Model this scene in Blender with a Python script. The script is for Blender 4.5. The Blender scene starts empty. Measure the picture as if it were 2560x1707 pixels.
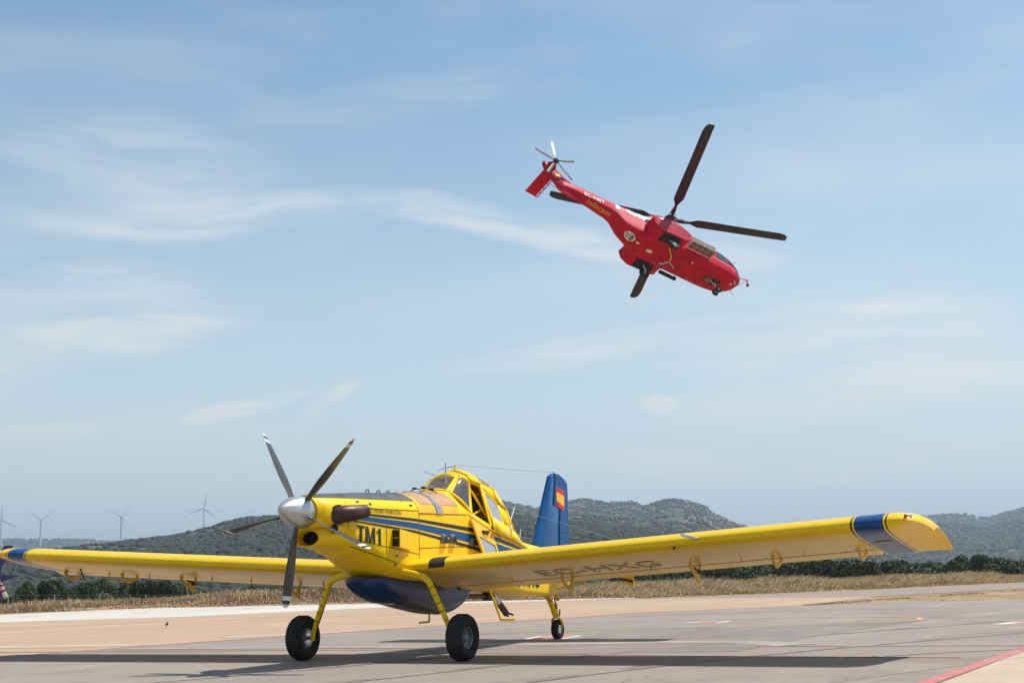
import bpy, math, random
import numpy as np
from mathutils import Matrix, Vector
random.seed(7); rng = np.random.default_rng(7)
S = bpy.context.scene
col = S.collection

# ------------------------------------------------------------------ camera
# world axes: x = nose of the parked plane, y = its left wing, z up, metres
CR = np.array([[-0.45875029, 0.88820577, -0.02527234], [-0.12450663, -0.09241567, -0.98790558], [-0.879799, -0.45005539, 0.15298322]])
CC = np.array([21.08865796, 13.36959566, 1.41194999]); CF = 3694.56
cam_d = bpy.data.cameras.new('camera'); cam_d.sensor_width = 36; cam_d.lens = CF / 2560 * 36
cam_d.clip_start = .1; cam_d.clip_end = 40000
cam = bpy.data.objects.new('camera', cam_d); col.objects.link(cam)
M = Matrix.Identity(4)
for i in range(3):
    M[i][0], M[i][1], M[i][2], M[i][3] = CR[0][i], -CR[1][i], -CR[2][i], CC[i]
cam.matrix_world = M; S.camera = cam

# ------------------------------------------------------------------ sky, sun, exposure
SUN = np.array([-.40, .38, 1.0]); SUN /= np.linalg.norm(SUN)          # towards the sun
SUN_EL = math.asin(SUN[2]); SUN_AZ = math.atan2(SUN[0], SUN[1])       # azimuth from +y towards +x
W = bpy.data.worlds.new('World'); S.world = W; W.use_nodes = True
nt = W.node_tree; nt.nodes.clear()
class G:
    "tiny node graph helper"
    def __init__(s, t): s.t = t
    def n(s, typ, **k):
        nd = s.t.nodes.new(typ)
        for a, b in k.items():
            if a == 'ins':
                for i, v in b.items():
                    if hasattr(v, 'is_output'): s.t.links.new(v, nd.inputs[i])
                    else: nd.inputs[i].default_value = v
            else: setattr(nd, a, b)
        return nd
    def m(s, op, a, b=None, c=None, clamp=False):
        nd = s.t.nodes.new('ShaderNodeMath'); nd.operation = op; nd.use_clamp = clamp
        for i, v in enumerate((a, b, c)):
            if v is None: continue
            if hasattr(v, 'is_output'): s.t.links.new(v, nd.inputs[i])
            else: nd.inputs[i].default_value = v
        return nd.outputs[0]
    def mix(s, f, a, b, blend='MIX'):
        nd = s.t.nodes.new('ShaderNodeMix'); nd.data_type = 'RGBA'; nd.blend_type = blend
        for i, v in ((0, f), (6, a), (7, b)):
            if hasattr(v, 'is_output'): s.t.links.new(v, nd.inputs[i])
            else: nd.inputs[i].default_value = (*v, 1) if isinstance(v, tuple) and len(v) == 3 else v
        return nd.outputs[2]
    def ramp(s, f, a, b):
        nd = s.t.nodes.new('ShaderNodeMapRange'); nd.interpolation_type = 'SMOOTHSTEP'
        s.t.links.new(f, nd.inputs[0]); nd.inputs[1].default_value = a; nd.inputs[2].default_value = b
        return nd.outputs[0]
    def noise(s, vec, scale, detail=4, rough=.55, dist=0, w=None):
        nd = s.t.nodes.new('ShaderNodeTexNoise'); nd.inputs['Scale'].default_value = scale
        nd.inputs['Detail'].default_value = detail; nd.inputs['Roughness'].default_value = rough; nd.inputs['Distortion'].default_value = dist
        if vec is not None: s.t.links.new(vec, nd.inputs['Vector'])
        return nd.outputs[0]
    def sep(s, v):
        nd = s.t.nodes.new('ShaderNodeSeparateXYZ'); s.t.links.new(v, nd.inputs[0]); return nd.outputs
    def comb(s, x, y, z):
        return s.n('ShaderNodeCombineXYZ', ins={0: x, 1: y, 2: z}).outputs[0]
    def mapping(s, v, scale=(1, 1, 1), rot=(0, 0, 0), loc=(0, 0, 0)):
        nd = s.n('ShaderNodeMapping', ins={0: v, 1: loc, 2: rot, 3: scale}); return nd.outputs[0]
g = G(nt)
sky = g.n('ShaderNodeTexSky', sky_type='NISHITA', sun_disc=False, sun_elevation=SUN_EL, sun_rotation=SUN_AZ,
          altitude=600, air_density=1.0, dust_density=1.2, ozone_density=1.0)
tc = g.n('ShaderNodeTexCoord').outputs['Generated']
x, y, z = g.sep(tc)
el = g.m('ARCSINE', z)
CAM_AZ = math.atan2(CR[2][1], CR[2][0])
# azimuth about the middle of the open sky (a compass bearing, not a screen coordinate)
cx_, sx_ = math.cos(CAM_AZ), math.sin(CAM_AZ)
fwd = g.m('ADD', g.m('MULTIPLY', x, cx_), g.m('MULTIPLY', y, sx_))
rgt = g.m('SUBTRACT', g.m('MULTIPLY', x, sx_), g.m('MULTIPLY', y, cx_))
az = g.m('ARCTAN2', rgt, fwd)
p = g.comb(az, el, 0.0)
warp = g.n('ShaderNodeTexNoise', ins={'Vector': g.mapping(p, (5, 9, 1)), 'Scale': 1.0, 'Detail': 3.0}).outputs[1]
pw = g.n('ShaderNodeVectorMath', operation='MULTIPLY_ADD', ins={0: warp, 1: (.07, .045, 0), 2: g.mapping(p, loc=(-.035, -.0225, 0))}).outputs[0]
c1 = g.noise(g.mapping(pw, (2.4, 11, 1), (0, 0, .16), (1.3, .2, 0)), 1.0, 5, .5)
c2 = g.noise(g.mapping(pw, (7, 30, 1), (0, 0, -.25), (4.1, 2.7, 0)), 1.0, 6, .6)
c3 = g.noise(g.mapping(pw, (26, 60, 1), (0, 0, .1), (8, 5, 0)), 1.0, 5, .6)
k1 = g.ramp(c1, .42, .74); k2 = g.ramp(c2, .50, .78)
k3 = g.m('MULTIPLY', g.ramp(c3, .62, .78), g.ramp(c2, .42, .6))
cl = g.m('ADD', g.m('MULTIPLY', k1, .52), g.m('ADD', g.m('MULTIPLY', k2, .20), g.m('MULTIPLY', k3, .16)))
# the day's larger cirrus bands, each at its bearing and height above the horizon (radians)
def cirrus(az0, el0, az1, el1, width, amt, rag=1.0):
    L = math.hypot(az1 - az0, el1 - el0) / 2; a = math.atan2(el1 - el0, az1 - az0); mx, my = (az0 + az1) / 2, (el0 + el1) / 2
    q = g.sep(g.mapping(pw, (1, 1, 1), (0, 0, 0), (-mx, -my, 0)))
    s_ = g.m('ADD', g.m('MULTIPLY', q[0], math.cos(a) / L), g.m('MULTIPLY', q[1], math.sin(a) / L)); t_ = g.m('ADD', g.m('MULTIPLY', q[0], -math.sin(a) / width), g.m('MULTIPLY', q[1], math.cos(a) / width))
    d = g.m('ADD', g.m('MULTIPLY', s_, s_), g.m('MULTIPLY', t_, t_))
    return g.m('MULTIPLY', g.m('SUBTRACT', 1.0, g.ramp(d, .0, 1.35)), amt)
fib = g.noise(g.mapping(pw, (9, 70, 1), (0, 0, .12), (2, 9, 0)), 1.0, 6, .62)
tex = g.m('ADD', .25, g.m('MULTIPLY', g.ramp(fib, .32, .68), 1.05))
BANDS = [(-.36, .234, -.10, .246, .016, .34), (-.125, .248, .04, .223, .0115, .46), (-.01, .231, .10, .206, .0115, .44), (-.36, .139, -.18, .175, .020, .42), (-.37, .170, -.20, .192, .028, .28), (-.23, .096, -.13, .120, .0075, .52), (-.14, .100, -.10, .128, .0068, .52), (-.35, .092, -.26, .102, .007, .36),
         (-.06, .128, .16, .168, .013, .32), (.11, .214, .19, .200, .009, .26), (.08, .140, .36, .152, .034, .30), (.20, .161, .30, .171, .010, .44), (.10, .100, .36, .118, .020, .40), (.02, .078, .19, .060, .009, .40), (.15, .058, .33, .071, .010, .38), (-.20, .300, .01, .338, .020, .15), (-.36, .285, -.15, .272, .030, .22)]
bt_ = None
for q_ in BANDS:
    k_ = cirrus(*q_); bt_ = k_ if bt_ is None else g.m('MAXIMUM', bt_, k_)
puff = g.m('ADD', cirrus(.090, .1065, .116, .1072, .0062, .95), cirrus(.280, .041, .300, .042, .0035, .7))
pt = g.ramp(g.noise(g.mapping(pw, (60, 90, 1)), 1.0, 5, .6), .36, .62)
low = g.ramp(el, .02, .05)
veil = g.m('SUBTRACT', .64, g.m('MULTIPLY', g.ramp(el, -.02, .38), .61))
cl = g.m('ADD', g.m('MULTIPLY', g.m('MULTIPLY', cl, low), .55), g.m('ADD', veil, g.m('ADD', g.m('MULTIPLY', bt_, tex), g.m('MULTIPLY', puff, pt))), clamp=True)
skyc = g.mix(1.0, sky.outputs[0], (1.04, 1.29, 1.28), 'MULTIPLY')
out = g.mix(cl, skyc, (7.6, 7.9, 7.8))
bg = g.n('ShaderNodeBackground', ins={0: out, 1: .10})
g.n('ShaderNodeOutputWorld', ins={0: bg.outputs[0]})

sun_d = bpy.data.lights.new('sun', 'SUN'); sun_d.energy = 5.0; sun_d.angle = math.radians(.53); sun_d.color = (1, .955, .88)
sun = bpy.data.objects.new('sun', sun_d); col.objects.link(sun)
sun.rotation_euler = Vector(SUN).to_track_quat('Z', 'Y').to_euler(); sun.location = (0, 0, 60)
S.view_settings.view_transform = 'Standard'; S.view_settings.look = 'None'
S.view_settings.exposure = 0.12; S.view_settings.gamma = 1.0
S.cycles.use_denoising = True
W.cycles.sampling_method = 'MANUAL'; W.cycles.sample_map_resolution = 512
S.cycles.max_bounces = 8; S.cycles.volume_bounces = 0; S.cycles.transparent_max_bounces = 12
S.cycles.caustics_reflective = False; S.cycles.caustics_refractive = False

# ------------------------------------------------------------------ pixel helpers (2560 x 1707 photo)
def ray(u, v): return np.array([(u - 1280) / CF, (v - 853.5) / CF, 1.]) @ CR
def ground(u, v, z=0.0):
    r = ray(u, v); return CC + r * ((z - CC[2]) / r[2])
def ang(u, v):
    r = ray(u, v); return math.atan2(r[1], r[0]), r[2] / math.hypot(r[0], r[1])
def polar(u, r, z=0.):
    a = ang(u, 1425)[0]; return np.array([CC[0] + r * math.cos(a), CC[1] + r * math.sin(a), z])
def horizon(u):
    a, b = ray(u, 1300)[2], ray(u, 1500)[2]; return 1300 + 200 * a / (a - b)

# ------------------------------------------------------------------ object helpers
def tag(o, label=None, cat=None, group=None, kind=None):
    if label: o['label'] = label
    if cat: o['category'] = cat
    if group: o['group'] = group
    if kind: o['kind'] = kind
    return o
def mesh_data(name, V, F, mats=None, smooth=False, ang_=35, fm=None):
    me = bpy.data.meshes.new(name)
    me.from_pydata([tuple(map(float, v)) for v in V], [], [tuple(map(int, f)) for f in F])
    if mats is not None:
        for m in (mats if isinstance(mats, (list, tuple)) else [mats]): me.materials.append(m)
    if fm is not None: me.polygons.foreach_set('material_index', np.array(fm, dtype=np.int32))
    if smooth:
        me.polygons.foreach_set('use_smooth', np.ones(len(me.polygons), dtype=bool))
        me.set_sharp_from_angle(angle=math.radians(ang_))
    me.update(); return me
def obj(name, me, parent=None):
    o = bpy.data.objects.new(name, me); col.objects.link(o)
    if parent: o.parent = parent
    return o
def empty(name, loc=(0, 0, 0), rz=0):
    o = bpy.data.objects.new(name, None); col.objects.link(o); o.location = loc; o.rotation_euler = (0, 0, rz)
    o.empty_display_size = .2; return o
class MB:
    "mesh builder"
    def __init__(s): s.V = []; s.F = []; s.I = []
    def add(s, V, F, mi=0):
        k = len(s.V); s.V += [tuple(v) for v in V]; s.F += [tuple(i + k for i in f) for f in F]; s.I += [mi] * len(F); return s
    def box(s, c, d, rot=None, mi=0):
        d = np.array(d) / 2; P = np.array([[a, b, e] for a in (-1, 1) for b in (-1, 1) for e in (-1, 1)]) * d
        if rot is not None: P = P @ np.array(rot).T
        return s.add(P + np.array(c), [(0, 1, 3, 2), (4, 6, 7, 5), (0, 4, 5, 1), (2, 3, 7, 6), (0, 2, 6, 4), (1, 5, 7, 3)], mi)
    def tube(s, path, rad, n=10, caps=True, mi=0, flat=1.0, up=(0, 0, 1)):
        P = np.array(path, float); R = np.full(len(P), rad) if np.isscalar(rad) else np.array(rad, float)
        T = np.gradient(P, axis=0); T /= np.linalg.norm(T, axis=1)[:, None] + 1e-12
        V = []; u = np.array(up, float)
        for i in range(len(P)):
            a = np.cross(T[i], u)
            if np.linalg.norm(a) < .05: a = np.cross(T[i], (0, 1, 0))
            a /= np.linalg.norm(a); b = np.cross(a, T[i])
            t = np.arange(n) * 2 * math.pi / n
            V += list(P[i] + R[i] * (np.cos(t)[:, None] * a + flat * np.sin(t)[:, None] * b))
        F = [(i * n + j, i * n + (j + 1) % n, (i + 1) * n + (j + 1) % n, (i + 1) * n + j) for i in range(len(P) - 1) for j in range(n)]
        if caps: F += [tuple(range(n))[::-1], tuple((len(P) - 1) * n + j for j in range(n))]
        return s.add(V, F, mi)
    def lathe(s, prof, org, axis, n=28, mi=0, closed=False):
        ax = np.array(axis, float); ax /= np.linalg.norm(ax)
        a = np.cross(ax, (0, 0, 1)); a = np.cross(ax, (0, 1, 0)) if np.linalg.norm(a) < .1 else a
        a /= np.linalg.norm(a); b = np.cross(ax, a); V = []
        t = np.arange(n) * 2 * math.pi / n
        for d, r in prof: V += list(np.array(org) + ax * d + r * (np.cos(t)[:, None] * a + np.sin(t)[:, None] * b))
        m = len(prof)
        F = [(i * n + j, i * n + (j + 1) % n, ((i + 1) % m) * n + (j + 1) % n, ((i + 1) % m) * n + j) for i in range(m if closed else m - 1) for j in range(n)]
        if not closed: F += [tuple(range(n))[::-1], tuple((m - 1) * n + j for j in range(n))]
        return s.add(V, F, mi)
    def loft(s, rings, caps=True, closed=True, mi=0):
        n = len(rings[0]); V = [p for r in rings for p in r]
        F = [(i * n + j, i * n + (j + 1) % n, (i + 1) * n + (j + 1) % n, (i + 1) * n + j) for i in range(len(rings) - 1) for j in range(n if closed else n - 1)]
        if caps: F += [tuple(range(n))[::-1], tuple((len(rings) - 1) * n + j for j in range(n))]
        return s.add(V, F, mi)
    def plate(s, outline, t, mi=0):
        "outline: list of 3d points (planar), t: thickness vector"
        P = np.array(outline, float); t = np.array(t, float) / 2; n = len(P)
        F = [tuple(range(n))[::-1], tuple(range(n, 2 * n))] + [(i, (i + 1) % n, n + (i + 1) % n, n + i) for i in range(n)]
        return s.add(list(P - t) + list(P + t), F, mi)
    def ring_plate(s, outer, inner, t, mi=0):
        A = np.array(outer, float); B = np.array(inner, float); t = np.array(t, float) / 2; n = len(A)
        V = list(A - t) + list(B - t) + list(A + t) + list(B + t); F = []
        for i in range(n):
            j = (i + 1) % n
            F += [(i, n + i, n + j, j), (2 * n + i, 2 * n + j, 3 * n + j, 3 * n + i), (i, j, 2 * n + j, 2 * n + i), (n + i, 3 * n + i, 3 * n + j, n + j)]
        return s.add(V, F, mi)
    def build(s, name, mats, parent=None, smooth=True, ang_=35, recalc=True):
        me = mesh_data(name, s.V, s.F, mats, False, ang_, s.I)
        if recalc:
            import bmesh
            b = bmesh.new(); b.from_mesh(me); bmesh.ops.recalc_face_normals(b, faces=b.faces); b.to_mesh(me); b.free()
        if smooth:
            me.polygons.foreach_set('use_smooth', np.ones(len(me.polygons), dtype=bool)); me.set_sharp_from_angle(angle=math.radians(ang_))
        return obj(name, me, parent)
def copy_tree(o, parent=None):
    c = o.copy(); col.objects.link(c); c.parent = parent
    for ch in o.children: copy_tree(ch, c)
    return c

# ------------------------------------------------------------------ materials
def mat(name, base, rough=.5, metal=0., coat=0., var=.08, vs=3., bump=0., bs=20., spec=.5, base2=None, dirt=None, dirt_amt=0., coat_rough=.06):
    m = bpy.data.materials.new(name); m.use_nodes = True; t = m.node_tree; b = t.nodes['Principled BSDF']; g = G(t)
    co = g.n('ShaderNodeTexCoord').outputs['Object']
    n1 = g.noise(co, vs, 5, .6)
    dark = tuple(c * (1 - var) for c in base); lite = tuple(min(1, c * (1 + var)) for c in base)
    c = g.mix(g.ramp(n1, .3, .7), dark, base2 or lite)
    if dirt is not None:
        d = g.m('MULTIPLY', g.ramp(g.noise(co, vs * 2.7, 6, .7), .48, .72), dirt_amt); c = g.mix(d, c, dirt)
    t.links.new(c, b.inputs['Base Color'])
    b.inputs['Roughness'].default_value = rough; b.inputs['Metallic'].default_value = metal
    b.inputs['Specular IOR Level'].default_value = spec
    b.inputs['Coat Weight'].default_value = coat; b.inputs['Coat Roughness'].default_value = coat_rough
    if rough > .08:
        r = g.m('ADD', g.m('MULTIPLY', g.noise(co, vs * 4, 3), .18), rough - .09); t.links.new(r, b.inputs['Roughness'])
    if bump:
        bn = g.n('ShaderNodeBump', ins={'Strength': bump, 'Distance': .02, 'Height': g.noise(co, bs, 5, .6)}); t.links.new(bn.outputs[0], b.inputs['Normal'])
    return m
def glass(name, tint=(.55, .6, .62), rough=.02, alpha=.35):
    m = bpy.data.materials.new(name); m.use_nodes = True; t = m.node_tree; b = t.nodes['Principled BSDF']
    b.inputs['Base Color'].default_value = (*tint, 1); b.inputs['Roughness'].default_value = rough
    b.inputs['Alpha'].default_value = alpha; b.inputs['Specular IOR Level'].default_value = .8
    b.inputs['Coat Weight'].default_value = .6; b.inputs['Coat Roughness'].default_value = .03
    return m
YEL = (.87, .555, .002); BLU = (.002, .055, .19); BLK = (.013, .014, .016)
m_yellow = mat('yellow_paint', YEL, .45, coat=.12, var=.04, vs=1.6, dirt=(.55, .33, .01), dirt_amt=.14, coat_rough=.08, spec=.18, bump=.10, bs=3.2)
m_yellow_d = mat('dull_yellow_paint', (.66, .42, .004), .5, coat=.1, var=.15, vs=6, dirt=(.14, .09, .03), dirt_amt=.45)
m_orange = mat('sunfaded_yellow_paint', (.76, .44, .012), .45, coat=.12, var=.07, vs=2)
m_blue = mat('blue_paint', (.001, .072, .25), .32, coat=.2, var=.12, vs=2.5, bump=.12, bs=2.0, spec=.22)
m_blue_d = mat('navy_belly_paint', (.004, .030, .100), .3, coat=.2, var=.12, vs=1.5, dirt=(.03, .035, .05), dirt_amt=.2, spec=.3)
m_black = mat('black_paint', BLK, .45, var=.2)
m_antiglare = mat('grey_antiglare_paint', (.055, .062, .072), .55, var=.35, vs=3.5, dirt=(.16, .15, .14), dirt_amt=.5)
m_tan = mat('tan_fibreglass', (.44, .25, .12), .55, var=.15, vs=4, dirt=(.55, .36, .2), dirt_amt=.4)
m_alu = mat('bare_metal', (.62, .62, .63), .28, metal=1., var=.08, vs=8)
m_spin = mat('satin_grey_spinner', (.55, .55, .55), .34, metal=.75, var=.04, vs=3)
m_exh = mat('scorched_exhaust_metal', (.075, .042, .032), .42, metal=.55, var=.3, vs=6)
m_rubber = mat('tyre_rubber', (.018, .018, .018), .75, var=.35, vs=7, dirt=(.07, .062, .052), dirt_amt=.5, spec=.3)
m_rim = mat('grey_rim', (.17, .18, .19), .45, metal=.4, var=.15)
m_dark = mat('dark_interior', (.012, .012, .013), .8, var=.3)
m_seat = mat('dark_seat_leather', (.035, .022, .02), .6, var=.3)
m_white = mat('white_paint', (.78, .78, .76), .4, var=.04)
m_wire = mat('antenna_wire', (.25, .26, .27), .5, metal=.5)
m_glass = glass('cockpit_glass', (.20, .23, .25), .03, .38)
m_glass_d = glass('dusty_grey_glass', (.30, .32, .34), .15, .97)
m_redpaint = mat('flag_red', (.55, .01, .02), .4, var=.03)
m_flagyel = mat('flag_yellow', (.85, .46, .01), .4, var=.03)
m_gate = mat('grey_gate_door', (.13, .115, .10), .45, metal=.3, var=.3, vs=4)

# ------------------------------------------------------------------ terrain
AZ0 = math.atan2(CR[2][1], CR[2][0])
def bearing(u, v=1425.):
    d = ang(u, v)[0] - AZ0
    return -((d + math.pi) % (2 * math.pi) - math.pi)
def bpos(b, r):
    a = AZ0 - np.asarray(b); return CC[0] + r * np.cos(a), CC[1] + r * np.sin(a)
def vnoise(x, y, seed=0):
    "smooth value noise, vectorised"
    xi = np.floor(x).astype(np.int64); yi = np.floor(y).astype(np.int64); fx = x - xi; fy = y - yi
    def h(a, b):
        n = (a * 374761393 + b * 668265263 + seed * 974711) & 0x7fffffff
        n = ((n ^ (n >> 13)) * 1274126177) & 0x7fffffff
        return ((n ^ (n >> 16)) & 0xffff) / 65535.
    fx = fx * fx * (3 - 2 * fx); fy = fy * fy * (3 - 2 * fy)
    return (h(xi, yi) * (1 - fx) + h(xi + 1, yi) * fx) * (1 - fy) + (h(xi, yi + 1) * (1 - fx) + h(xi + 1, yi + 1) * fx) * fy
def fbm(x, y, o=4, seed=0):
    s = 0; a = .5
    for k in range(o): s = s + a * vnoise(x * 2 ** k + 17.3 * k, y * 2 ** k + 9.1 * k, seed + k); a *= .5
    return s
def mesh_np(name, V, F, mats, smooth=False):
    me = bpy.data.meshes.new(name); V = np.asarray(V, np.float32); F = np.asarray(F, np.int32)
    me.vertices.add(len(V)); me.vertices.foreach_set('co', V.ravel())
    me.loops.add(F.size); me.loops.foreach_set('vertex_index', F.ravel())
    me.polygons.add(len(F)); me.polygons.foreach_set('loop_start', np.arange(len(F), dtype=np.int32) * F.shape[1])
    me.polygons.foreach_set('use_smooth', np.full(len(F), smooth, dtype=bool))
    for m in (mats if isinstance(mats, (list, tuple)) else [mats]): me.materials.append(m)
    me.update(calc_edges=True); me.validate(); return me
def grid_faces(a, b):
    i, j = np.meshgrid(np.arange(a - 1), np.arange(b - 1), indexing='ij'); k = i * b + j
    return np.stack([k, k + 1, k + b + 1, k + b], -1).reshape(-1, 4)
VERGE = [(-500, 1548), (0, 1533.5), (400, 1519), (900, 1507), (1300, 1499), (1600, 1494), (1845, 1486), (2200, 1471), (2560, 1454), (2900, 1440)]
_vb = np.array([bearing(u) for u, v in VERGE]); _vr = np.array([math.hypot(*(ground(u, v) - CC)[:2]) for u, v in VERGE])
def verge_r(b): return np.interp(b, _vb, _vr)
def terrain_z(b, r):
    t = r - verge_r(b); bank = np.interp(b, [bearing(350), bearing(600), bearing(1150), bearing(1400)], [.12, .42, .34, .1])
    z = np.interp(t, [0, 1.2, 6, 12, 30, 80, 200, 700, 1500, 9000], [0, 0, 1, 1, 0, 0, 0, 0, 0, 0]) * bank
    z = z + np.interp(t, [0, 10, 30, 90, 220, 600, 1400, 9000], [0, 0, -1.0, -3.6, -6.5, -9, -9, -6])
    xx, yy = bpos(b, r)
    z = z + np.where(t > 1, (fbm(xx * .35, yy * .35, 3, 5) - .45) * np.clip(t * .1, 0, .35), 0)
    return z - .016
def natural(name, cols, scale, bump=.4, rough=.95, bscale=4.):
    m = bpy.data.materials.new(name); m.use_nodes = True; t = m.node_tree; b = t.nodes['Principled BSDF']; g = G(t)
    co = g.n('ShaderNodeTexCoord').outputs['Object']; c = cols[0]
    for k, cc in enumerate(cols[1:]):
        c = g.mix(g.ramp(g.noise(g.mapping(co, (1, 1, 1), (0, 0, k), (7. * k, 3. * k, 0)), scale * (2.3 ** k), 6, .65), .42, .60), c, cc)
    t.links.new(c, b.inputs['Base Color']); b.inputs['Roughness'].default_value = rough; b.inputs['Specular IOR Level'].default_value = .15
    bn = g.n('ShaderNodeBump', ins={'Strength': bump, 'Distance': 1. / bscale, 'Height': g.noise(co, bscale, 6, .7)}); t.links.new(bn.outputs[0], b.inputs['Normal'])
    return m
m_plain = natural('dark_scrubland', [(.075, .082, .045), (.12, .11, .065), (.055, .062, .032)], .02, .3, bscale=.3)
m_dirt = natural('dry_reddish_earth', [(.33, .205, .125), (.43, .30, .19), (.27, .19, .10)], .25, .5, bscale=6.)
bs = np.unique(np.concatenate([np.linspace(-math.pi, math.pi, 60), np.linspace(-.55, .55, 220)]))
rs = np.concatenate([np.linspace(2, 60, 12), np.linspace(62, 130, 60), np.geomspace(134, 14000, 50)])
Bg, Rg = np.meshgrid(bs, rs, indexing='ij'); X_, Y_ = bpos(Bg, Rg)
o = obj('ground', mesh_np('ground', np.stack([X_, Y_, terrain_z(Bg, Rg)], -1).reshape(-1, 3), grid_faces(len(bs), len(rs)), [m_dirt, m_plain], True)); tag(o, kind='structure')
o.data.polygons.foreach_set('material_index', (np.broadcast_to(rs[:-1], (len(bs) - 1, len(rs) - 1)) > 190).astype(np.int32).ravel())

# ------------------------------------------------------------------ paved surfaces
def concrete(name, c, c2, stain, st_amt=.35, sc=.16, bump=.12, joints=None, crack=.0):
    c, c2, stain = (tuple(q * .89 for q in k_) for k_ in (c, c2, stain))
    m = bpy.data.materials.new(name); m.use_nodes = True; t = m.node_tree; b = t.nodes['Principled BSDF']; g = G(t)
    co = g.n('ShaderNodeTexCoord').outputs['Object']
    a = g.mix(g.ramp(g.noise(co, sc, 6, .6), .35, .65), c, c2)
    a = g.mix(g.m('MULTIPLY', g.ramp(g.noise(g.mapping(co, (1, 1, 1), loc=(40, 3, 0)), sc * 2.6, 7, .72), .50, .70), st_amt), a, stain)
    a = g.mix(g.m('MULTIPLY', g.ramp(g.noise(g.mapping(co, (.35, 1.6, 1), (0, 0, .35), (9, 30, 0)), sc * 3, 6, .7), .50, .72), .5), a, tuple(min(1, q * 1.35) for q in c2))
    fine = g.noise(co, 9, 6, .75)
    a = g.mix(g.m('MULTIPLY', g.ramp(fine, .3, .75), .32), a, tuple(q * .62 for q in c))
    sp = g.n('ShaderNodeTexVoronoi', ins={'Vector': co, 'Scale': 1.15}); spx = g.m('LESS_THAN', sp.outputs['Distance'], .035)
    a = g.mix(g.m('MULTIPLY', spx, .65), a, (.05, .045, .04))
    if crack:
        wv = g.n('ShaderNodeVectorMath', operation='MULTIPLY_ADD', ins={0: g.n('ShaderNodeTexNoise', ins={'Vector': co, 'Scale': .8}).outputs[1], 1: (1.2, 1.2, 0), 2: co}).outputs[0]
        vo = g.n('ShaderNodeTexVoronoi', feature='DISTANCE_TO_EDGE', ins={'Vector': wv, 'Scale': .11}); a = g.mix(g.m('MULTIPLY', g.m('LESS_THAN', vo.outputs[0], .0016), crack), a, tuple(q * .3 for q in c))
    if joints:
        sx, rot = joints; q = g.sep(g.mapping(co, (1, 1, 1), (0, 0, rot)))
        for k in (0, 1):
            fr = g.m('FRACT', g.m('DIVIDE', g.m('ADD', q[k], g.m('MULTIPLY', g.noise(co, 1.1, 3), .12)), sx[k])); ln = g.m('LESS_THAN', fr, .05 / sx[k])
            a = g.mix(g.m('MULTIPLY', ln, .62), a, tuple(v * .35 for v in c))
    t.links.new(a, b.inputs['Base Color']); b.inputs['Roughness'].default_value = .86; b.inputs['Specular IOR Level'].default_value = .25
    bn = g.n('ShaderNodeBump', ins={'Strength': bump, 'Distance': .01, 'Height': fine}); t.links.new(bn.outputs[0], b.inputs['Normal'])
    return m
RUN_ROT = -math.atan2(10.3, -31.4)
m_apron = concrete('apron_concrete', (.295, .248, .207), (.350, .296, .248), (.215, .182, .155), .65, .14, crack=.35)
m_patch = concrete('darker_apron_patch', (.240, .207, .180), (.295, .256, .222), (.19, .165, .145), .5, .3)
m_tanc = concrete('sandy_concrete', (.475, .325, .212), (.52, .372, .255), (.40, .262, .16), .5, .07, joints=((60., 5.2), RUN_ROT))
m_pale = concrete('pale_concrete', (.58, .53, .46), (.64, .59, .52), (.48, .42, .35), .4, .1)
m_rwy = concrete('grey_taxiway_asphalt', (.31, .25, .21), (.34, .278, .235), (.26, .21, .18), .4, .08)
m_corner = concrete('cream_concrete', (.52, .41, .30), (.57, .455, .34), (.44, .32, .21), .5, .4)
def sheet(name, pts, z, m):
    V = [(p[0], p[1], z) for p in pts]; me = mesh_data(name, V, [tuple(range(len(V)))], m)
    import bmesh
    b = bmesh.new(); b.from_mesh(me); bmesh.ops.triangulate(b, faces=b.faces)
    bmesh.ops.recalc_face_normals(b, faces=b.faces)
    if b.faces and sum(f.normal.z for f in b.faces) < 0: bmesh.ops.reverse_faces(b, faces=b.faces)
    b.to_mesh(me); b.free(); return tag(obj(name, me), kind='structure')
P = lambda L: [ground(u, v) for u, v in L]
RED1 = [(-700, 1697), (0, 1642.6), (333, 1616), (715, 1590), (900, 1577), (1118, 1562), (1390, 1546), (1600, 1531), (1992, 1514)]
sheet('taxiway', P([(-900, 1577), (0, 1541), (459, 1530), (900, 1515), (1160, 1505), (1600, 1495.5), (1850, 1492), (2192, 1490), (1992, 1514)] + RED1[::-1][1:]), -.008, m_tanc)
sheet('pale_pavement_strip', P([(-900, 1577), (0, 1554.6), (459, 1541), (900, 1520), (1160, 1507.5), (1590, 1494.5), (1583, 1492.7), (1160, 1503), (900, 1508.7), (383, 1519), (0, 1535.5), (-900, 1563)]), -.004, m_pale)
sheet('runway', P([(1560, 1495.5), (1845, 1487), (2200, 1473), (2560, 1455), (2900, 1440), (2900, 1451), (2560, 1470), (2192, 1490), (1828, 1493)]), -.004, m_rwy)
sheet('apron', P(RED1 + [(2253, 1503), (2560, 1497), (3000, 1489)]) + [(20, 70), (60, 70), (60, -70), (20, -40)], 0.0, m_apron)
sheet('apron_patch', P([(1000, 1618), (1160, 1608), (1600, 1575), (2322, 1549), (2120, 1577), (2049, 1588), (1841, 1628), (1500, 1633), (1100, 1632)]), .004, m_patch)
sheet('pavement_corner', [(-34, 9.72), (-8, 9.72), (14, 9.72), (40, 9.72), (40, 45), (-34, 45)], .004, m_corner)

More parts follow.
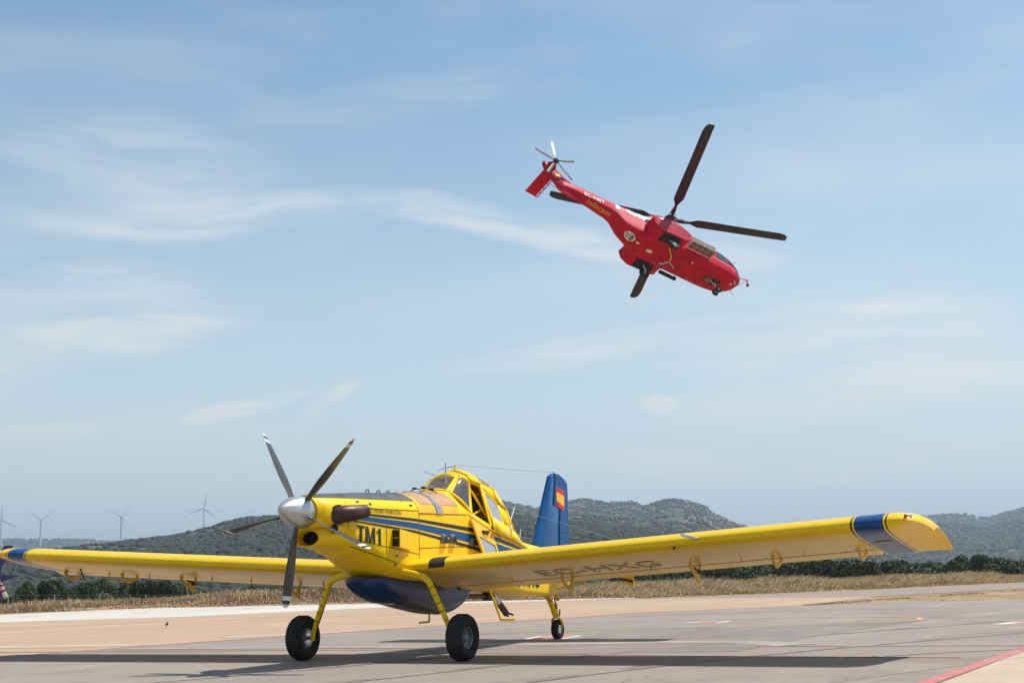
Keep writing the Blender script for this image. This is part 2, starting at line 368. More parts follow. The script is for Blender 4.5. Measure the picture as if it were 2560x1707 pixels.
def paint(name, c, wear=.45, under=(.31, .285, .262), sc=1.4):
    m = bpy.data.materials.new(name); m.use_nodes = True; t = m.node_tree; b = t.nodes['Principled BSDF']; g = G(t)
    co = g.n('ShaderNodeTexCoord').outputs['Object']
    w = g.m('MULTIPLY', g.ramp(g.noise(co, sc, 7, .75), .42, .62), wear)
    t.links.new(g.mix(g.m('ADD', w, wear * .25), c, under), b.inputs['Base Color']); b.inputs['Roughness'].default_value = .8
    return m
m_red = paint('red_line_paint', (.52, .10, .085), .55); m_red_f = paint('faded_red_line_paint', (.52, .17, .15), .85)
m_redt = paint('thick_red_line_paint', (.54, .10, .085), .5); m_yel = paint('yellow_line_paint', (.68, .36, .05), .45)
m_yel_f = paint('faded_yellow_line_paint', (.60, .36, .11), .8, (.45, .35, .26)); m_wht = paint('white_marking_paint', (.72, .70, .66), .35)
def strip(pts, w):
    Q = np.array([(p[0], p[1]) for p in pts]); T = np.gradient(Q, axis=0); T /= np.linalg.norm(T, axis=1)[:, None]
    N = np.stack([-T[:, 1], T[:, 0]], 1) * (np.asarray(w).reshape(-1, 1) / 2); return Q + N, Q - N
def line(name, px, w, m, z=.004, world=None):
    A = world if world is not None else P(px); A = np.array([(p[0], p[1]) for p in A])
    d = np.r_[0, np.cumsum(np.linalg.norm(np.diff(A, axis=0), axis=1))]; s = np.linspace(0, d[-1], max(4, int(d[-1] / 1.2)))
    A = np.stack([np.interp(s, d, A[:, 0]), np.interp(s, d, A[:, 1])], 1)
    a, b = strip(A, w); n = len(a); V = [(x, y, z) for x, y in a] + [(x, y, z) for x, y in b]
    me = mesh_data(name, V, [(i + 1, i, n + i, n + i + 1) for i in range(n - 1)], m)
    if me.polygons[0].normal.z < 0: me.flip_normals()
    return tag(obj(name, me), kind='structure')
line('red_edge_line', RED1, .2, m_red, .005)
line('red_marking', [(-300, 1634), (0, 1629), (350, 1627), (720, 1624.5), (1100, 1623)], .16, m_red_f, .008)
line('red_marking', [(1240, 1625), (1600, 1618.5), (2000, 1614.5), (2560, 1613), (2900, 1612)], .16, m_red_f, .008)
line('red_marking', [(700, 1637), (1160, 1632), (1400, 1634), (1800, 1640), (2240, 1642), (2400, 1643)], .14, m_red_f, .008)
line('red_marking', [(2560, 1622), (2340, 1631), (2180, 1642)], .10, m_red_f, .008)
line('red_marking', [(1560, 1541), (1900, 1529), (2250, 1521), (2560, 1515)], .14, m_red_f, .008)
line('thick_red_line', None, .21, m_redt, .008, world=[(-30, 9.9), (-10, 9.75), (-2, 9.63), (2, 9.58), (8, 9.5), (20, 9.3)])
line('yellow_guide_line', [(1100, 1586), (1600, 1572), (1820, 1566.7), (2100, 1561), (2230, 1554), (2300, 1549.5), (2322, 1547), (2300, 1544.5), (2230, 1542), (2100, 1540.5), (1900, 1545), (1600, 1552), (1250, 1562)], .16, m_yel, .009)
line('yellow_guide_line', [(1250, 1567), (900, 1557), (740, 1551.5), (640, 1549), (592, 1547), (640, 1544.5), (740, 1541.5), (900, 1537), (1150, 1530)], .16, m_yel_f, -.003)
line('yellow_guide_line', [(-200, 1578), (0, 1570), (330, 1556), (600, 1548)], .22, m_yel_f, -.003)
for px in ([(600, 1520), (640, 1518.5)], [(50, 1541), (95, 1540)], [(330, 1532), (372, 1531)], [(1440, 1505), (1480, 1504)]):
    line('yellow_dash', px, .3, m_yel_f, .001)
for px in ([(1745, 1492.5), (1850, 1490.5)], [(2070, 1485), (2160, 1481.5)], [(2220, 1483), (2330, 1479)]):
    line('yellow_dash', px, .25, m_yel_f, .001)
for k, q in enumerate(([(1306, 1597.5), (1345, 1590.3), (1462, 1588.6), (1402, 1598.2)], [(1706, 1557.6), (1750, 1553.3), (1834, 1552.3), (1796, 1557.9)], [(2478, 1560.5), (2530, 1555.3), (2720, 1556.5), (2720, 1562.5)])):
    a = np.array(P(q)); c = a.mean(0); i_ = c + (a - c) * .72
    sheet('white_marker', a, .008, m_wht); sheet('red_marker', i_, .012, m_redt)

m_joint = paint('dark_pavement_joint', (.165, .14, .118), .8, (.29, .245, .205), 2.5); m_tyre = paint('tyre_mark', (.15, .13, .115), .8, (.30, .255, .215), .7); m_smear = paint('chalky_smear', (.50, .39, .29), .9, (.42, .31, .21), .6); m_smear2 = paint('chalky_apron_smear', (.36, .315, .27), .9, (.28, .235, .198), .8)
for k, (o_, w_) in enumerate(((2.6, .022), (6.6, .022), (-3.4, .022))):
    line('pavement_joint', None, w_, m_joint, .0055, world=[(22 - q_, o_ - 4 + .32 * q_ * .98) for q_ in np.linspace(-6, 44, 12)])
for k in range(3): line('tyre_mark', None, .22, m_tyre, .0062 + .0004 * k, world=[(9 - .9 * q_, -2.5 + k * 2.9 + .5 * math.sin(q_ * .25 + k) + .26 * q_) for q_ in np.linspace(-6, 26, 16)])
line('chalky_smear', [(-60, 1617), (120, 1615), (330, 1611), (470, 1606)], [1.1] * 1, m_smear, -.002)
line('chalky_smear', [(560, 1592), (760, 1583), (900, 1575)], 1.0, m_smear, -.002)
line('chalky_smear', [(1180, 1612), (1500, 1607), (1830, 1603), (1995, 1612)], .9, m_smear2, .0085)
line('chalky_smear', [(300, 1622), (760, 1619), (1100, 1617)], .5, m_smear2, .0085)

# ------------------------------------------------------------------ hills
def hillmat(name, cols, sc, rock, rk=.6):
    m = bpy.data.materials.new(name); m.use_nodes = True; t = m.node_tree; b = t.nodes['Principled BSDF']; g = G(t)
    co = g.n('ShaderNodeTexCoord').outputs['Object']
    c = g.mix(g.ramp(g.noise(co, sc, 8, .68), .40, .60), cols[0], cols[1])
    c = g.mix(g.ramp(g.noise(co, sc * 3.1, 8, .7), .5, .62), c, cols[2])
    nz = g.sep(g.n('ShaderNodeNewGeometry').outputs['Normal'])[2]
    st = g.m('MULTIPLY', g.m('SUBTRACT', 1., g.ramp(nz, .72, .93)), g.ramp(g.noise(co, sc * 2, 7, .75), .36, .6))
    c = g.mix(g.m('MULTIPLY', st, rk), c, rock)
    t.links.new(c, b.inputs['Base Color']); b.inputs['Roughness'].default_value = .95; b.inputs['Specular IOR Level'].default_value = .1
    return m
def foliage(name, c1, c2, c3=None):
    m = bpy.data.materials.new(name); m.use_nodes = True; t = m.node_tree; b = t.nodes['Principled BSDF']; g = G(t)
    ge = g.n('ShaderNodeNewGeometry'); rp = ge.outputs['Random Per Island']
    c = g.mix(g.m('POWER', rp, 1.3), c1, c2)
    if c3: c = g.mix(g.ramp(g.noise(g.n('ShaderNodeTexCoord').outputs['Object'], .9, 3), .45, .7), c, c3)
    oi = g.n('ShaderNodeObjectInfo').outputs['Random']
    c = g.n('ShaderNodeHueSaturation', ins={'Hue': g.m('ADD', g.m('MULTIPLY', oi, .03), .485), 'Value': g.m('ADD', g.m('MULTIPLY', oi, .5), .75), 'Color': c}).outputs[0]
    t.links.new(c, b.inputs['Base Color']); b.inputs['Roughness'].default_value = .8; b.inputs['Specular IOR Level'].default_value = .2
    return m
ICO_V = []; t_ = (1 + 5 ** .5) / 2
for a_, b_ in ((1, t_), (-1, t_), (1, -t_), (-1, -t_)): ICO_V += [(a_, b_, 0), (0, a_, b_), (b_, 0, a_)]
ICO_V = np.array(ICO_V) / math.hypot(1, t_)
ICO_F = np.array([(i, j, k) for i in range(12) for j in range(i + 1, 12) for k in range(j + 1, 12)
                  if all(abs(np.linalg.norm(ICO_V[p] - ICO_V[q]) - 1.0515) < .01 for p, q in ((i, j), (j, k), (i, k)))])
for f_ in range(len(ICO_F)):
    i, j, k = ICO_F[f_]
    if np.dot(np.cross(ICO_V[j] - ICO_V[i], ICO_V[k] - ICO_V[i]), ICO_V[i]) < 0: ICO_F[f_] = (i, k, j)
def blobs(C, Rr, sz=.85, jit=.3):
    n = len(C); V = ICO_V[None] * (1 + jit * rng.uniform(-1, 1, (n, 12, 1))) * Rr[:, None, None]
    V = V * np.array([1, 1, sz]) + C[:, None]
    F = ICO_F[None] + 12 * np.arange(n)[:, None, None]; return V.reshape(-1, 3), F.reshape(-1, 3)
m_rock = natural('limestone_outcrop', [(.22, .195, .165), (.28, .25, .21), (.15, .13, .11)], .2, .5, bscale=.5)
def hill(name, ridge, r0, r1, r2, zb, m, seed, amp, rough_ridge, forest, tr, fm, nb=420, nr=70, prof=1.15, dens=None, rocks=0):
    b = np.linspace(bearing(ridge[0][0]), bearing(ridge[-1][0]), nb)
    rb = [bearing(u) for u, v in ridge]; rsl = [ang(u, v)[1] for u, v in ridge]
    sl = np.interp(b, rb, rsl)
    k = np.ones(5) / 5; sl = np.convolve(np.pad(sl, 2, mode='edge'), k, 'valid')
    s = np.concatenate([np.linspace(0, 1, nr), 1 + np.linspace(.05, 1, 14) ** 1.3])
    r = np.where(s <= 1, r0 + (r1 - r0) * s, r1 + (r2 - r1) * (s - 1))
    Bm, Sm = np.meshgrid(b, s, indexing='ij'); Rm = np.broadcast_to(r, Bm.shape)
    zr = CC[2] + sl[:, None] * r1
    pf = np.where(Sm <= 1, np.clip(Sm, 0, 1) ** prof, 1 - .9 * (Sm - 1) ** 1.4)
    z = zb + (zr - zb) * pf
    xx, yy = bpos(Bm, Rm); L = (r1 - r0) * .35
    env = np.clip(Sm, 0, 1) * np.clip((1.02 - Sm) * 5, 0, 1)
    rdg = 1 - np.abs(2 * fbm(xx / L + 3, yy / L, 4, seed) / .94 - 1) * 1.5
    z = z + env * amp * (rdg - .45) + env * amp * .3 * (fbm(xx / L * 6, yy / L * 6, 3, seed + 4) - .45)
    z = z + (Sm > .9) * rough_ridge * (fbm(xx / 30., yy / 30., 3, seed + 9) - .5)
    me = mesh_np(name, np.stack([xx, yy, z], -1).reshape(-1, 3), grid_faces(len(b), len(s)), m, True)
    o = tag(obj(name, me), kind='structure')
    if forest:
        ii = rng.uniform(0, len(b) - 1.01, forest); jj = rng.uniform(.0, 1.05, forest) * (nr - 1)
        i0 = ii.astype(int); j0 = jj.astype(int); fi = ii - i0; fj = jj - j0
        def bil(A): return (A[i0, j0] * (1 - fi) + A[i0 + 1, j0] * fi) * (1 - fj) + (A[i0, j0 + 1] * (1 - fi) + A[i0 + 1, j0 + 1] * fi) * fj
        cx, cy, cz = bil(xx), bil(yy), bil(z)
        keep = fbm(cx / (tr * 22), cy / (tr * 22), 4, seed + 20) + rng.uniform(-.1, .1, forest) > (dens if dens is not None else .40)
        cx, cy, cz = cx[keep], cy[keep], cz[keep]; R_ = tr * rng.uniform(.45, 1.25, len(cx))
        V, F = blobs(np.stack([cx, cy, cz + R_ * .35], -1), R_, .75, .38)
        if rocks:
            ii = rng.uniform(0, len(b) - 1.01, rocks); jj = (1 - np.abs(rng.normal(0, .13, rocks))).clip(.3, .99) * (nr - 1); i0 = ii.astype(int); j0 = jj.astype(int); fi = ii - i0; fj = jj - j0
            qx, qy, qz = bil(xx), bil(yy), bil(z); kp = fbm(qx / 90, qy / 90, 3, seed + 41) > .47; rr_ = rng.uniform(1.5, 5.5, kp.sum())
            v2, f2 = blobs(np.stack([qx[kp], qy[kp], qz[kp] + rr_ * .2], -1), rr_, .6, .4); tag(obj(name + '_rocks', mesh_np(name + '_rocks', v2, f2, m_rock)), kind='stuff')
        tag(obj(name + '_scrub', mesh_np(name + '_scrub', V, F, fm, True)), kind='stuff')
    return o
m_hA = hillmat('near_hillside', ((.050, .060, .032), (.075, .080, .045), (.125, .110, .072)), .02, (.24, .21, .17), .4)
m_hB = hillmat('rocky_hillside', ((.055, .062, .038), (.080, .082, .052), (.13, .115, .085)), .012, (.27, .235, .20), .8)
m_hC = hillmat('far_hillside', ((.055, .065, .038), (.085, .088, .055), (.17, .14, .10)), .008, (.28, .24, .19), .5)
f_hill = foliage('hill_scrub_leaves', (.026, .034, .021), (.052, .060, .036))
f_hill2 = foliage('far_scrub_leaves', (.030, .038, .025), (.058, .065, .042))
hill('hill', [(-700, 1345), (-200, 1351), (0, 1352.5), (83, 1352), (205, 1352.5), (300, 1356), (500, 1362), (800, 1380)], 2600, 4500, 7000, -10, m_hC, 3, 25, 3, 9000, 7, f_hill2, 260, 40, 1.0)
hill('hill', [(-700, 1402), (-200, 1392), (0, 1384), (150, 1374), (225, 1359), (300, 1355), (405, 1343), (506, 1330), (556, 1316), (601, 1308), (690, 1303), (800, 1290), (950, 1278), (1100, 1275), (1300, 1300), (1600, 1345), (1900, 1390)], 420, 1500, 2300, -9, m_hA, 11, 34, 4, 52000, 2.2, f_hill, 460, 80, 1.2, dens=.33)
hill('hill', [(700, 1333.5), (900, 1288.5), (1050, 1268.5), (1150, 1261.5), (1256, 1264.5), (1271, 1266.5), (1306, 1274), (1347, 1283.5), (1385, 1279.5), (1422, 1273), (1464, 1267.5), (1490, 1270.5), (1530, 1280.5), (1590, 1278.5), (1605, 1283.5), (1612, 1290.5), (1654, 1277), (1688, 1271), (1741, 1282.5), (1772, 1291.5), (1783, 1307.5), (1820, 1331), (1900, 1356), (2050, 1385), (2300, 1405)], 800, 2500, 3600, -9, m_hB, 23, 62, 9, 46000, 2.4, f_hill2, 560, 90, 1.05, dens=.37, rocks=1800)
hill('hill', [(1500, 1400), (1750, 1385), (1900, 1368), (2050, 1350), (2160, 1322), (2240, 1306), (2330, 1300), (2380, 1295), (2429, 1302), (2450, 1310), (2471, 1315), (2506, 1302), (2560, 1285), (2700, 1262), (2950, 1270), (3200, 1300)], 1500, 4200, 6000, -9, m_hC, 31, 70, 6, 34000, 4.6, f_hill2, 460, 80, 1.1, dens=.36)

n_ = 26000; b_ = rng.uniform(-.42, .46, n_); r_ = 200 + 1300 * rng.uniform(0, 1, n_) ** .8; x_, y_ = bpos(b_, r_); k_ = fbm(x_ / 60, y_ / 60, 4, 77) + rng.uniform(-.1, .1, n_) > .36
R2 = (rng.uniform(.8, 2.4, n_) * (.7 + r_ / 1200))[k_]
V, F = blobs(np.stack([x_[k_], y_[k_], terrain_z(b_[k_], r_[k_]) + R2 * .3], -1), R2, .75, .38)
tag(obj('plain_scrub', mesh_np('plain_scrub', V, F, f_hill, True)), kind='stuff')

# ------------------------------------------------------------------ trees and shrubs
def crown_mesh(name, n_leaf, lobes, leaf, m, seed, flat=.8, core=.72):
    r = np.random.default_rng(seed)
    LC = []; LR = []
    for k in range(lobes):
        a = r.uniform(0, 2 * math.pi); q = r.uniform(0, 1) ** .5 * .62
        LC.append((q * math.cos(a), q * math.sin(a), r.uniform(-.12, .5) * (1 - .5 * q))); LR.append(r.uniform(.28, .48))
    LC = np.array(LC) * np.array([1, 1, flat]); LR = np.array(LR)
    k = r.integers(0, lobes, n_leaf); d = r.normal(size=(n_leaf, 3)); d /= np.linalg.norm(d, axis=1)[:, None]
    P0 = LC[k] + d * (LR[k] * r.uniform(.55, 1.08, n_leaf) ** .6)[:, None] * np.array([1, 1, .85])
    nrm = d + r.normal(size=(n_leaf, 3)) * .55; nrm /= np.linalg.norm(nrm, axis=1)[:, None]
    t = np.cross(nrm, r.normal(size=(n_leaf, 3))); t /= np.linalg.norm(t, axis=1)[:, None]; b = np.cross(nrm, t)
    s = leaf * r.uniform(.5, 1.3, n_leaf)[:, None]
    V = np.stack([P0 - t * s - b * s * .3, P0 - b * s * .8, P0 + t * s, P0 + b * s * .75], 1).reshape(-1, 3)
    F = np.arange(n_leaf * 4).reshape(-1, 4)
    # inner blobs added to block light through the leaves
    cv, cf = blobs(LC, LR * core, .85, .15); cf4 = np.concatenate([cf, cf[:, 2:3]], 1)
    F3 = [tuple(f) for f in F] + [tuple(f[:3]) for f in cf4 + len(V)]
    me = mesh_data(name, list(V) + list(cv), F3, m); return me
def trunk_mesh(name, m, seed):
    r = random.Random(seed); b = MB()
    b.tube([(0, 0, -.5), (.03, .02, .3), (.0, .04, .7), (.03, .0, 1.0)], [.13, .10, .08, .05], 8)
    for k in range(5):
        a = k * 1.26 + r.random(); h = r.uniform(.35, .7)
        b.tube([(0, 0, h), (.18 * math.cos(a), .18 * math.sin(a), h + .2), (.42 * math.cos(a), .42 * math.sin(a), h + .45)], [.055, .04, .015], 6)
    o = b.build(name, m); me = o.data; bpy.data.objects.remove(o); return me
m_bark = mat('tree_bark', (.10, .075, .055), .9, var=.3, vs=6, bump=.5)
f_oak = foliage('holm_oak_leaves', (.022, .036, .014), (.085, .100, .042), (.042, .056, .024))
f_olive = foliage('olive_bush_leaves', (.070, .082, .034), (.15, .155, .072))
f_pine = foliage('pine_leaves', (.020, .038, .012), (.055, .088, .03))
OAK = [crown_mesh('crown', 6500, 13 + k, .062, f_oak, 50 + k, .8, .66) for k in range(4)]
OLV = [crown_mesh('crown', 2400, 9, .06, f_olive, 70)]
PIN = [crown_mesh('crown', 4500, 12, .055, f_pine, 80 + k, .9) for k in range(2)]
TRK = [trunk_mesh('trunk', m_bark, k) for k in range(3)]
def tree(name, u, r, vtop, wpx, meshes, label, group=None, cat='tree', k=0, zb=None):
    b = bearing(u); base = float(terrain_z(np.array(b), np.array(r))) if zb is None else zb
    xx, yy = bpos(b, r); ztop = CC[2] + (horizon(u) - vtop + 7) * r / CF; h = max(.8, ztop - base); w = wpx * r / CF
    e = empty(name, (float(xx), float(yy), base), random.uniform(0, 6.28))
    c = obj('crown', meshes[k % len(meshes)], e); c.location = (0, 0, h * .54); c.scale = (w * .60, w * .60, h * .57)
    t = obj('trunk', TRK[k % 3], e); t.scale = (h * .35, h * .35, h * .55)
    return tag(e, label, cat, group)
tree('holm_oak', 75, 112, 1450, 60, OAK, 'broad dark holm oak behind wire fence next to blue parked helicopter tail', k=0)
tree('holm_oak', 128, 112, 1446, 74, OAK, 'broad domed holm oak with dark shaded foot behind wire fence', k=1)
tree('shrub', 34, 104, 1489, 46, OAK, 'low grey-green shrub at the end of the wire fence', cat='shrub', k=2)
tree('pine_tree', 172, 116, 1470, 52, PIN, 'loose light green pine sapling growing between two holm oaks', k=0)
tree('pine_tree', 196, 122, 1464, 44, PIN, 'small light green pine beside tall dark pine', k=1)
tree('pine_tree', 236, 118, 1440, 74, OAK, 'tall dark green tree rising behind pale olive bush', k=3)
tree('pine_tree', 228, 110, 1460, 40, PIN, 'bright green young pine in front of tall dark tree', k=0)
tree('olive_bush', 270, 100, 1471, 42, OLV, 'pale olive-green rounded bush standing at a fence post', cat='bush')
LG = 'dark holm oak in the dense row behind the wire fence'
for i, (u, r, vt, w) in enumerate([(300, 116, 1456, 56), (338, 118, 1449, 70), (386, 117, 1446, 84), (432, 118, 1450, 70), (466, 122, 1462, 50), (508, 116, 1474, 46), (548, 124, 1477, 50), (594, 118, 1463, 68), (640, 117, 1460, 70), (690, 118, 1462, 60), (738, 117, 1466, 62), (790, 119, 1469, 60), (850, 124, 1474, 66), (910, 128, 1477, 60)]):
    tree('holm_oak', u, r, vt, w, OAK, LG, 'holm oaks behind the wire fence', k=i)
RG = 'dark holm oak in the row beyond the tall dry grass'
TOPS = ([1500, 1700, 1800, 1900, 1953, 2009, 2100, 2200, 2240, 2258, 2296, 2337, 2359, 2383, 2433, 2478, 2506, 2560, 2640], [1424, 1413, 1404, 1394, 1388, 1390, 1391, 1394, 1394, 1392, 1404, 1400, 1401, 1393, 1381, 1388, 1387, 1399, 1401])
u = 1560; i = 0
while u < 2620:
    r = 150 + rng.uniform(-6, 22); w = rng.uniform(66, 112)
    tree('holm_oak', u, r, float(np.interp(u, *TOPS)) + rng.uniform(-2, 5), w, OAK, RG, 'holm oaks beyond the dry grass', k=int(rng.integers(0, 4)))
    u += rng.uniform(26, 44); i += 1

for u in range(1760, 2620, 46):
    tree('holm_oak', u + rng.uniform(-12, 12), 190 + rng.uniform(-8, 8), float(np.interp(u, *TOPS)) + rng.uniform(4, 9), rng.uniform(80, 110), OAK, 'dark holm oak of the back row beyond the dry grass', 'holm oaks of the back row', k=int(rng.integers(0, 4)))

# ------------------------------------------------------------------ dry grass
def grass(name, n, b0, b1, t0, t1, h0, h1, m, lean, wid, seed, patch=.35, ps=.5, hfun=None):
    r = np.random.default_rng(seed); b = r.uniform(b0, b1, n); t = t0 + (t1 - t0) * r.uniform(0, 1, n) ** 1.15
    R_ = verge_r(b) + t; xx, yy = bpos(b, R_)
    keep = fbm(xx * ps, yy * ps, 3, seed) + r.uniform(-.12, .12, n) > patch; b, R_, xx, yy, t = (q[keep] for q in (b, R_, xx, yy, t)); n = len(b)
    z = terrain_z(b, R_) - .03; h = r.uniform(h0, h1, n) * (.2 + 1.7 * fbm(xx * .28, yy * .28, 3, seed + 3)) * np.clip(.35 + t * .12, 0, 1)
    if hfun is not None: h = h * hfun(b)
    a = AZ0 - b; rx, ry = -np.sin(a) * -1, np.cos(a) * -1          # image-right direction on the ground
    rt = np.stack([np.sin(a), -np.cos(a)], 1); th = r.uniform(-1.1, 1.1, n)
    dx = np.stack([rt[:, 0] * np.cos(th) - rt[:, 1] * np.sin(th), rt[:, 0] * np.sin(th) + rt[:, 1] * np.cos(th)], 1) * (wid * r.uniform(.6, 1.5, n))[:, None]
    L = rt * (h * (lean + r.normal(0, .3, n)))[:, None] + r.normal(0, .12, (n, 2)) * h[:, None]
    B0 = np.stack([xx, yy, z], 1); o3 = np.zeros((n, 1))
    D = np.hstack([dx, o3]); mid = B0 + np.hstack([L * .35, (h * .6)[:, None]]); tip = B0 + np.hstack([L, (h * r.uniform(.85, 1, n))[:, None]])
    V = np.stack([B0 - D, B0 + D, mid + D * .75, tip + D * .25, tip - D * .25, mid - D * .75], 1).reshape(-1, 3)
    k = 6 * np.arange(n)[:, None]; F = np.concatenate([k + np.array([[0, 1, 2, 5]]), k + np.array([[5, 2, 3, 4]])])
    return tag(obj(name, mesh_np(name, V, F, m)), kind='stuff')
def grassmat(name, c1, c2, c3):
    m = foliage(name, c1, c2, c3); t = m.node_tree; b = t.nodes['Principled BSDF']; g = G(t)
    cl = b.inputs['Base Color'].links[0].from_socket; nv = g.n('ShaderNodeVectorMath', operation='MULTIPLY_ADD', ins={0: g.n('ShaderNodeNewGeometry').outputs['Normal'], 1: (.45, .45, .45), 2: (0, 0, .8)}); nn = g.n('ShaderNodeVectorMath', operation='NORMALIZE', ins={0: nv.outputs[0]}); t.links.new(nn.outputs[0], b.inputs['Normal'])
    tr = g.n('ShaderNodeBsdfTranslucent', ins={0: cl}); mx = g.n('ShaderNodeMixShader', ins={0: .25, 1: b.outputs[0], 2: tr.outputs[0]})
    t.links.new(mx.outputs[0], [n for n in t.nodes if n.type == 'OUTPUT_MATERIAL'][0].inputs[0]); return m
g_straw = grassmat('straw_grass', (.56, .40, .19), (.76, .59, .33), (.66, .48, .25))
g_brown = grassmat('brown_dry_grass', (.45, .30, .145), (.64, .465, .245), (.54, .37, .19))
g_green = grassmat('greenish_dry_grass', (.16, .15, .07), (.30, .26, .13), (.2, .18, .09))
grass('tall_dry_grass', 80000, bearing(1380), bearing(2700), 1.8, 20, .26, .64, g_straw, .42, .020, 101, .30, .35, lambda b: np.interp(b, [bearing(1380), bearing(1750), bearing(2150), bearing(2560)], [.85, 1.15, 1.05, .8]))
grass('low_dry_grass', 36000, bearing(1150), bearing(2700), .6, 14, .15, .42, g_brown, .3, .022, 102, .38)
grass('green_tinged_grass', 9000, bearing(1350), bearing(2700), 6, 18, .3, .6, g_green, .2, .02, 103, .52, .2)
grass('brown_dry_grass', 60000, bearing(-150), bearing(1400), 1.5, 22, .12, .40, g_brown, .1, .022, 104, .34)
grass('straw_tufts', 16000, bearing(-150), bearing(1400), 4, 20, .2, .5, g_straw, .15, .02, 105, .52, .3)
# thin scrubby grass between the taxiway and the runway at the right
def strip_grass(pxa, pxb, n, h, m, seed):
    r = np.random.default_rng(seed); A = np.array([p[:2] for p in P(pxa)]); B = np.array([p[:2] for p in P(pxb)]); s = r.uniform(0, 1, n) * (len(A) - 1); q = np.clip(r.normal(.5, .25, n), 0, 1)
    i = np.minimum(s.astype(int), len(A) - 2); f = (s - i)[:, None]
    X0 = (A[i] * (1 - f) + A[i + 1] * f) * (1 - q[:, None]) + (B[i] * (1 - f) + B[i + 1] * f) * q[:, None]
    hh = h * r.uniform(.3, 1.2, n) * (fbm(X0[:, 0], X0[:, 1], 3, seed) > .42); d = r.normal(0, .03, (n, 2)); l = r.normal(0, .4, (n, 2)) * hh[:, None]; z0 = np.full((n, 1), -.02)
    V = np.stack([np.hstack([X0 - d, z0]), np.hstack([X0 + d, z0]), np.hstack([X0 + l, z0 + hh[:, None]])], 1).reshape(-1, 3)
    return tag(obj('verge_grass', mesh_np('verge_grass', V, np.arange(3 * n).reshape(-1, 3), m)), kind='stuff')
strip_grass([(1985, 1514), (2250, 1496), (2560, 1477), (2800, 1466)], [(1995, 1514), (2250, 1493), (2560, 1473), (2800, 1460)], 6000, .06, g_brown, 5)
strip_grass([(1960, 1515), (2253, 1504), (2560, 1498), (2800, 1493)], [(2000, 1513), (2253, 1502), (2560, 1495), (2800, 1489)], 2500, .035, g_brown, 6)

# loose earth clods along the bank
m_clod = natural('reddish_clods', [(.40, .24, .15), (.50, .34, .22), (.30, .18, .11)], 1.5)
r_ = np.random.default_rng(3); n_ = 2600
b_ = np.where(r_.uniform(size=n_) < .7, r_.uniform(bearing(430), bearing(1500), n_), r_.uniform(bearing(-100), bearing(2600), n_)); t_ = r_.uniform(.3, 9, n_) ** 1.0
x_, y_ = bpos(b_, verge_r(b_) + t_); R2 = .03 + .09 * r_.uniform(0, 1, n_) ** 3
V, F = blobs(np.stack([x_, y_, terrain_z(b_, verge_r(b_) + t_) + R2 * .3], -1), R2, .6, .35)
tag(obj('earth_clods', mesh_np('earth_clods', V, F, m_clod)), kind='stuff')

# ------------------------------------------------------------------ wire fence
m_post = mat('galvanised_post', (.36, .38, .39), .5, metal=.4, var=.1)
fe = empty('wire_fence', tuple(bpos(bearing(250), 98.)) + (-1.2,))
tag(fe, 'galvanised wire mesh fence on thin posts before the holm oaks', 'fence')
FU = [22, 138, 250, 365, 483, 603, 694, 779, 893, 1005, 1110]
off = np.array(fe.location); FP = []
for k, u in enumerate(FU):
    x, y = bpos(bearing(u), 98.); b0 = np.array([float(x), float(y), -1.4]) - off; top = CC[2] + (horizon(u) - (1483 if u < 1000 else 1480)) * 98 / CF - off[2]
    FP.append((b0, top)); MB().tube([b0, (b0[0], b0[1], top)], .032, 8).build('post', m_post, fe)
    if u == 694:
        for s in (-1, 1): MB().tube([(b0[0] + s * .33, b0[1] - s * .62, b0[2]), (b0[0], b0[1], top - .08)], .028, 8).build('brace', m_post, fe)
for k in range(8):
    f_ = k / 7
    MB().tube([(p[0], p[1], p[2] + .95 + (t - p[2] - 1.0) * f_) for p, t in FP], .0028, 4).build('wire', m_post, fe)
x, y = bpos(bearing(472), 99.); MB().tube([(float(x) - off[0] - .1, float(y) - off[1] + .2, -.2), (float(x) - off[0] + .1, float(y) - off[1] - .2, CC[2] + (horizon(467) - 1440) * 99 / CF - off[2])], .03, 8).build('leaning_pole', m_post, fe)
# small marker post on the verge by the parked helicopter
x, y = bpos(bearing(33), 80.); mp = MB(); mp.tube([(0, 0, -.3), (0, 0, .5)], .035, 6); mp.tube([(.12, 0, -.3), (0, 0, .42)], .025, 6); mp.tube([(-.12, .05, -.3), (0, 0, .42)], .025, 6)
o = mp.build('marker_stand', m_post); o.location = (float(x), float(y), -.05); tag(o, 'small grey tripod stand in dry grass by blue helicopter tail', 'stand')

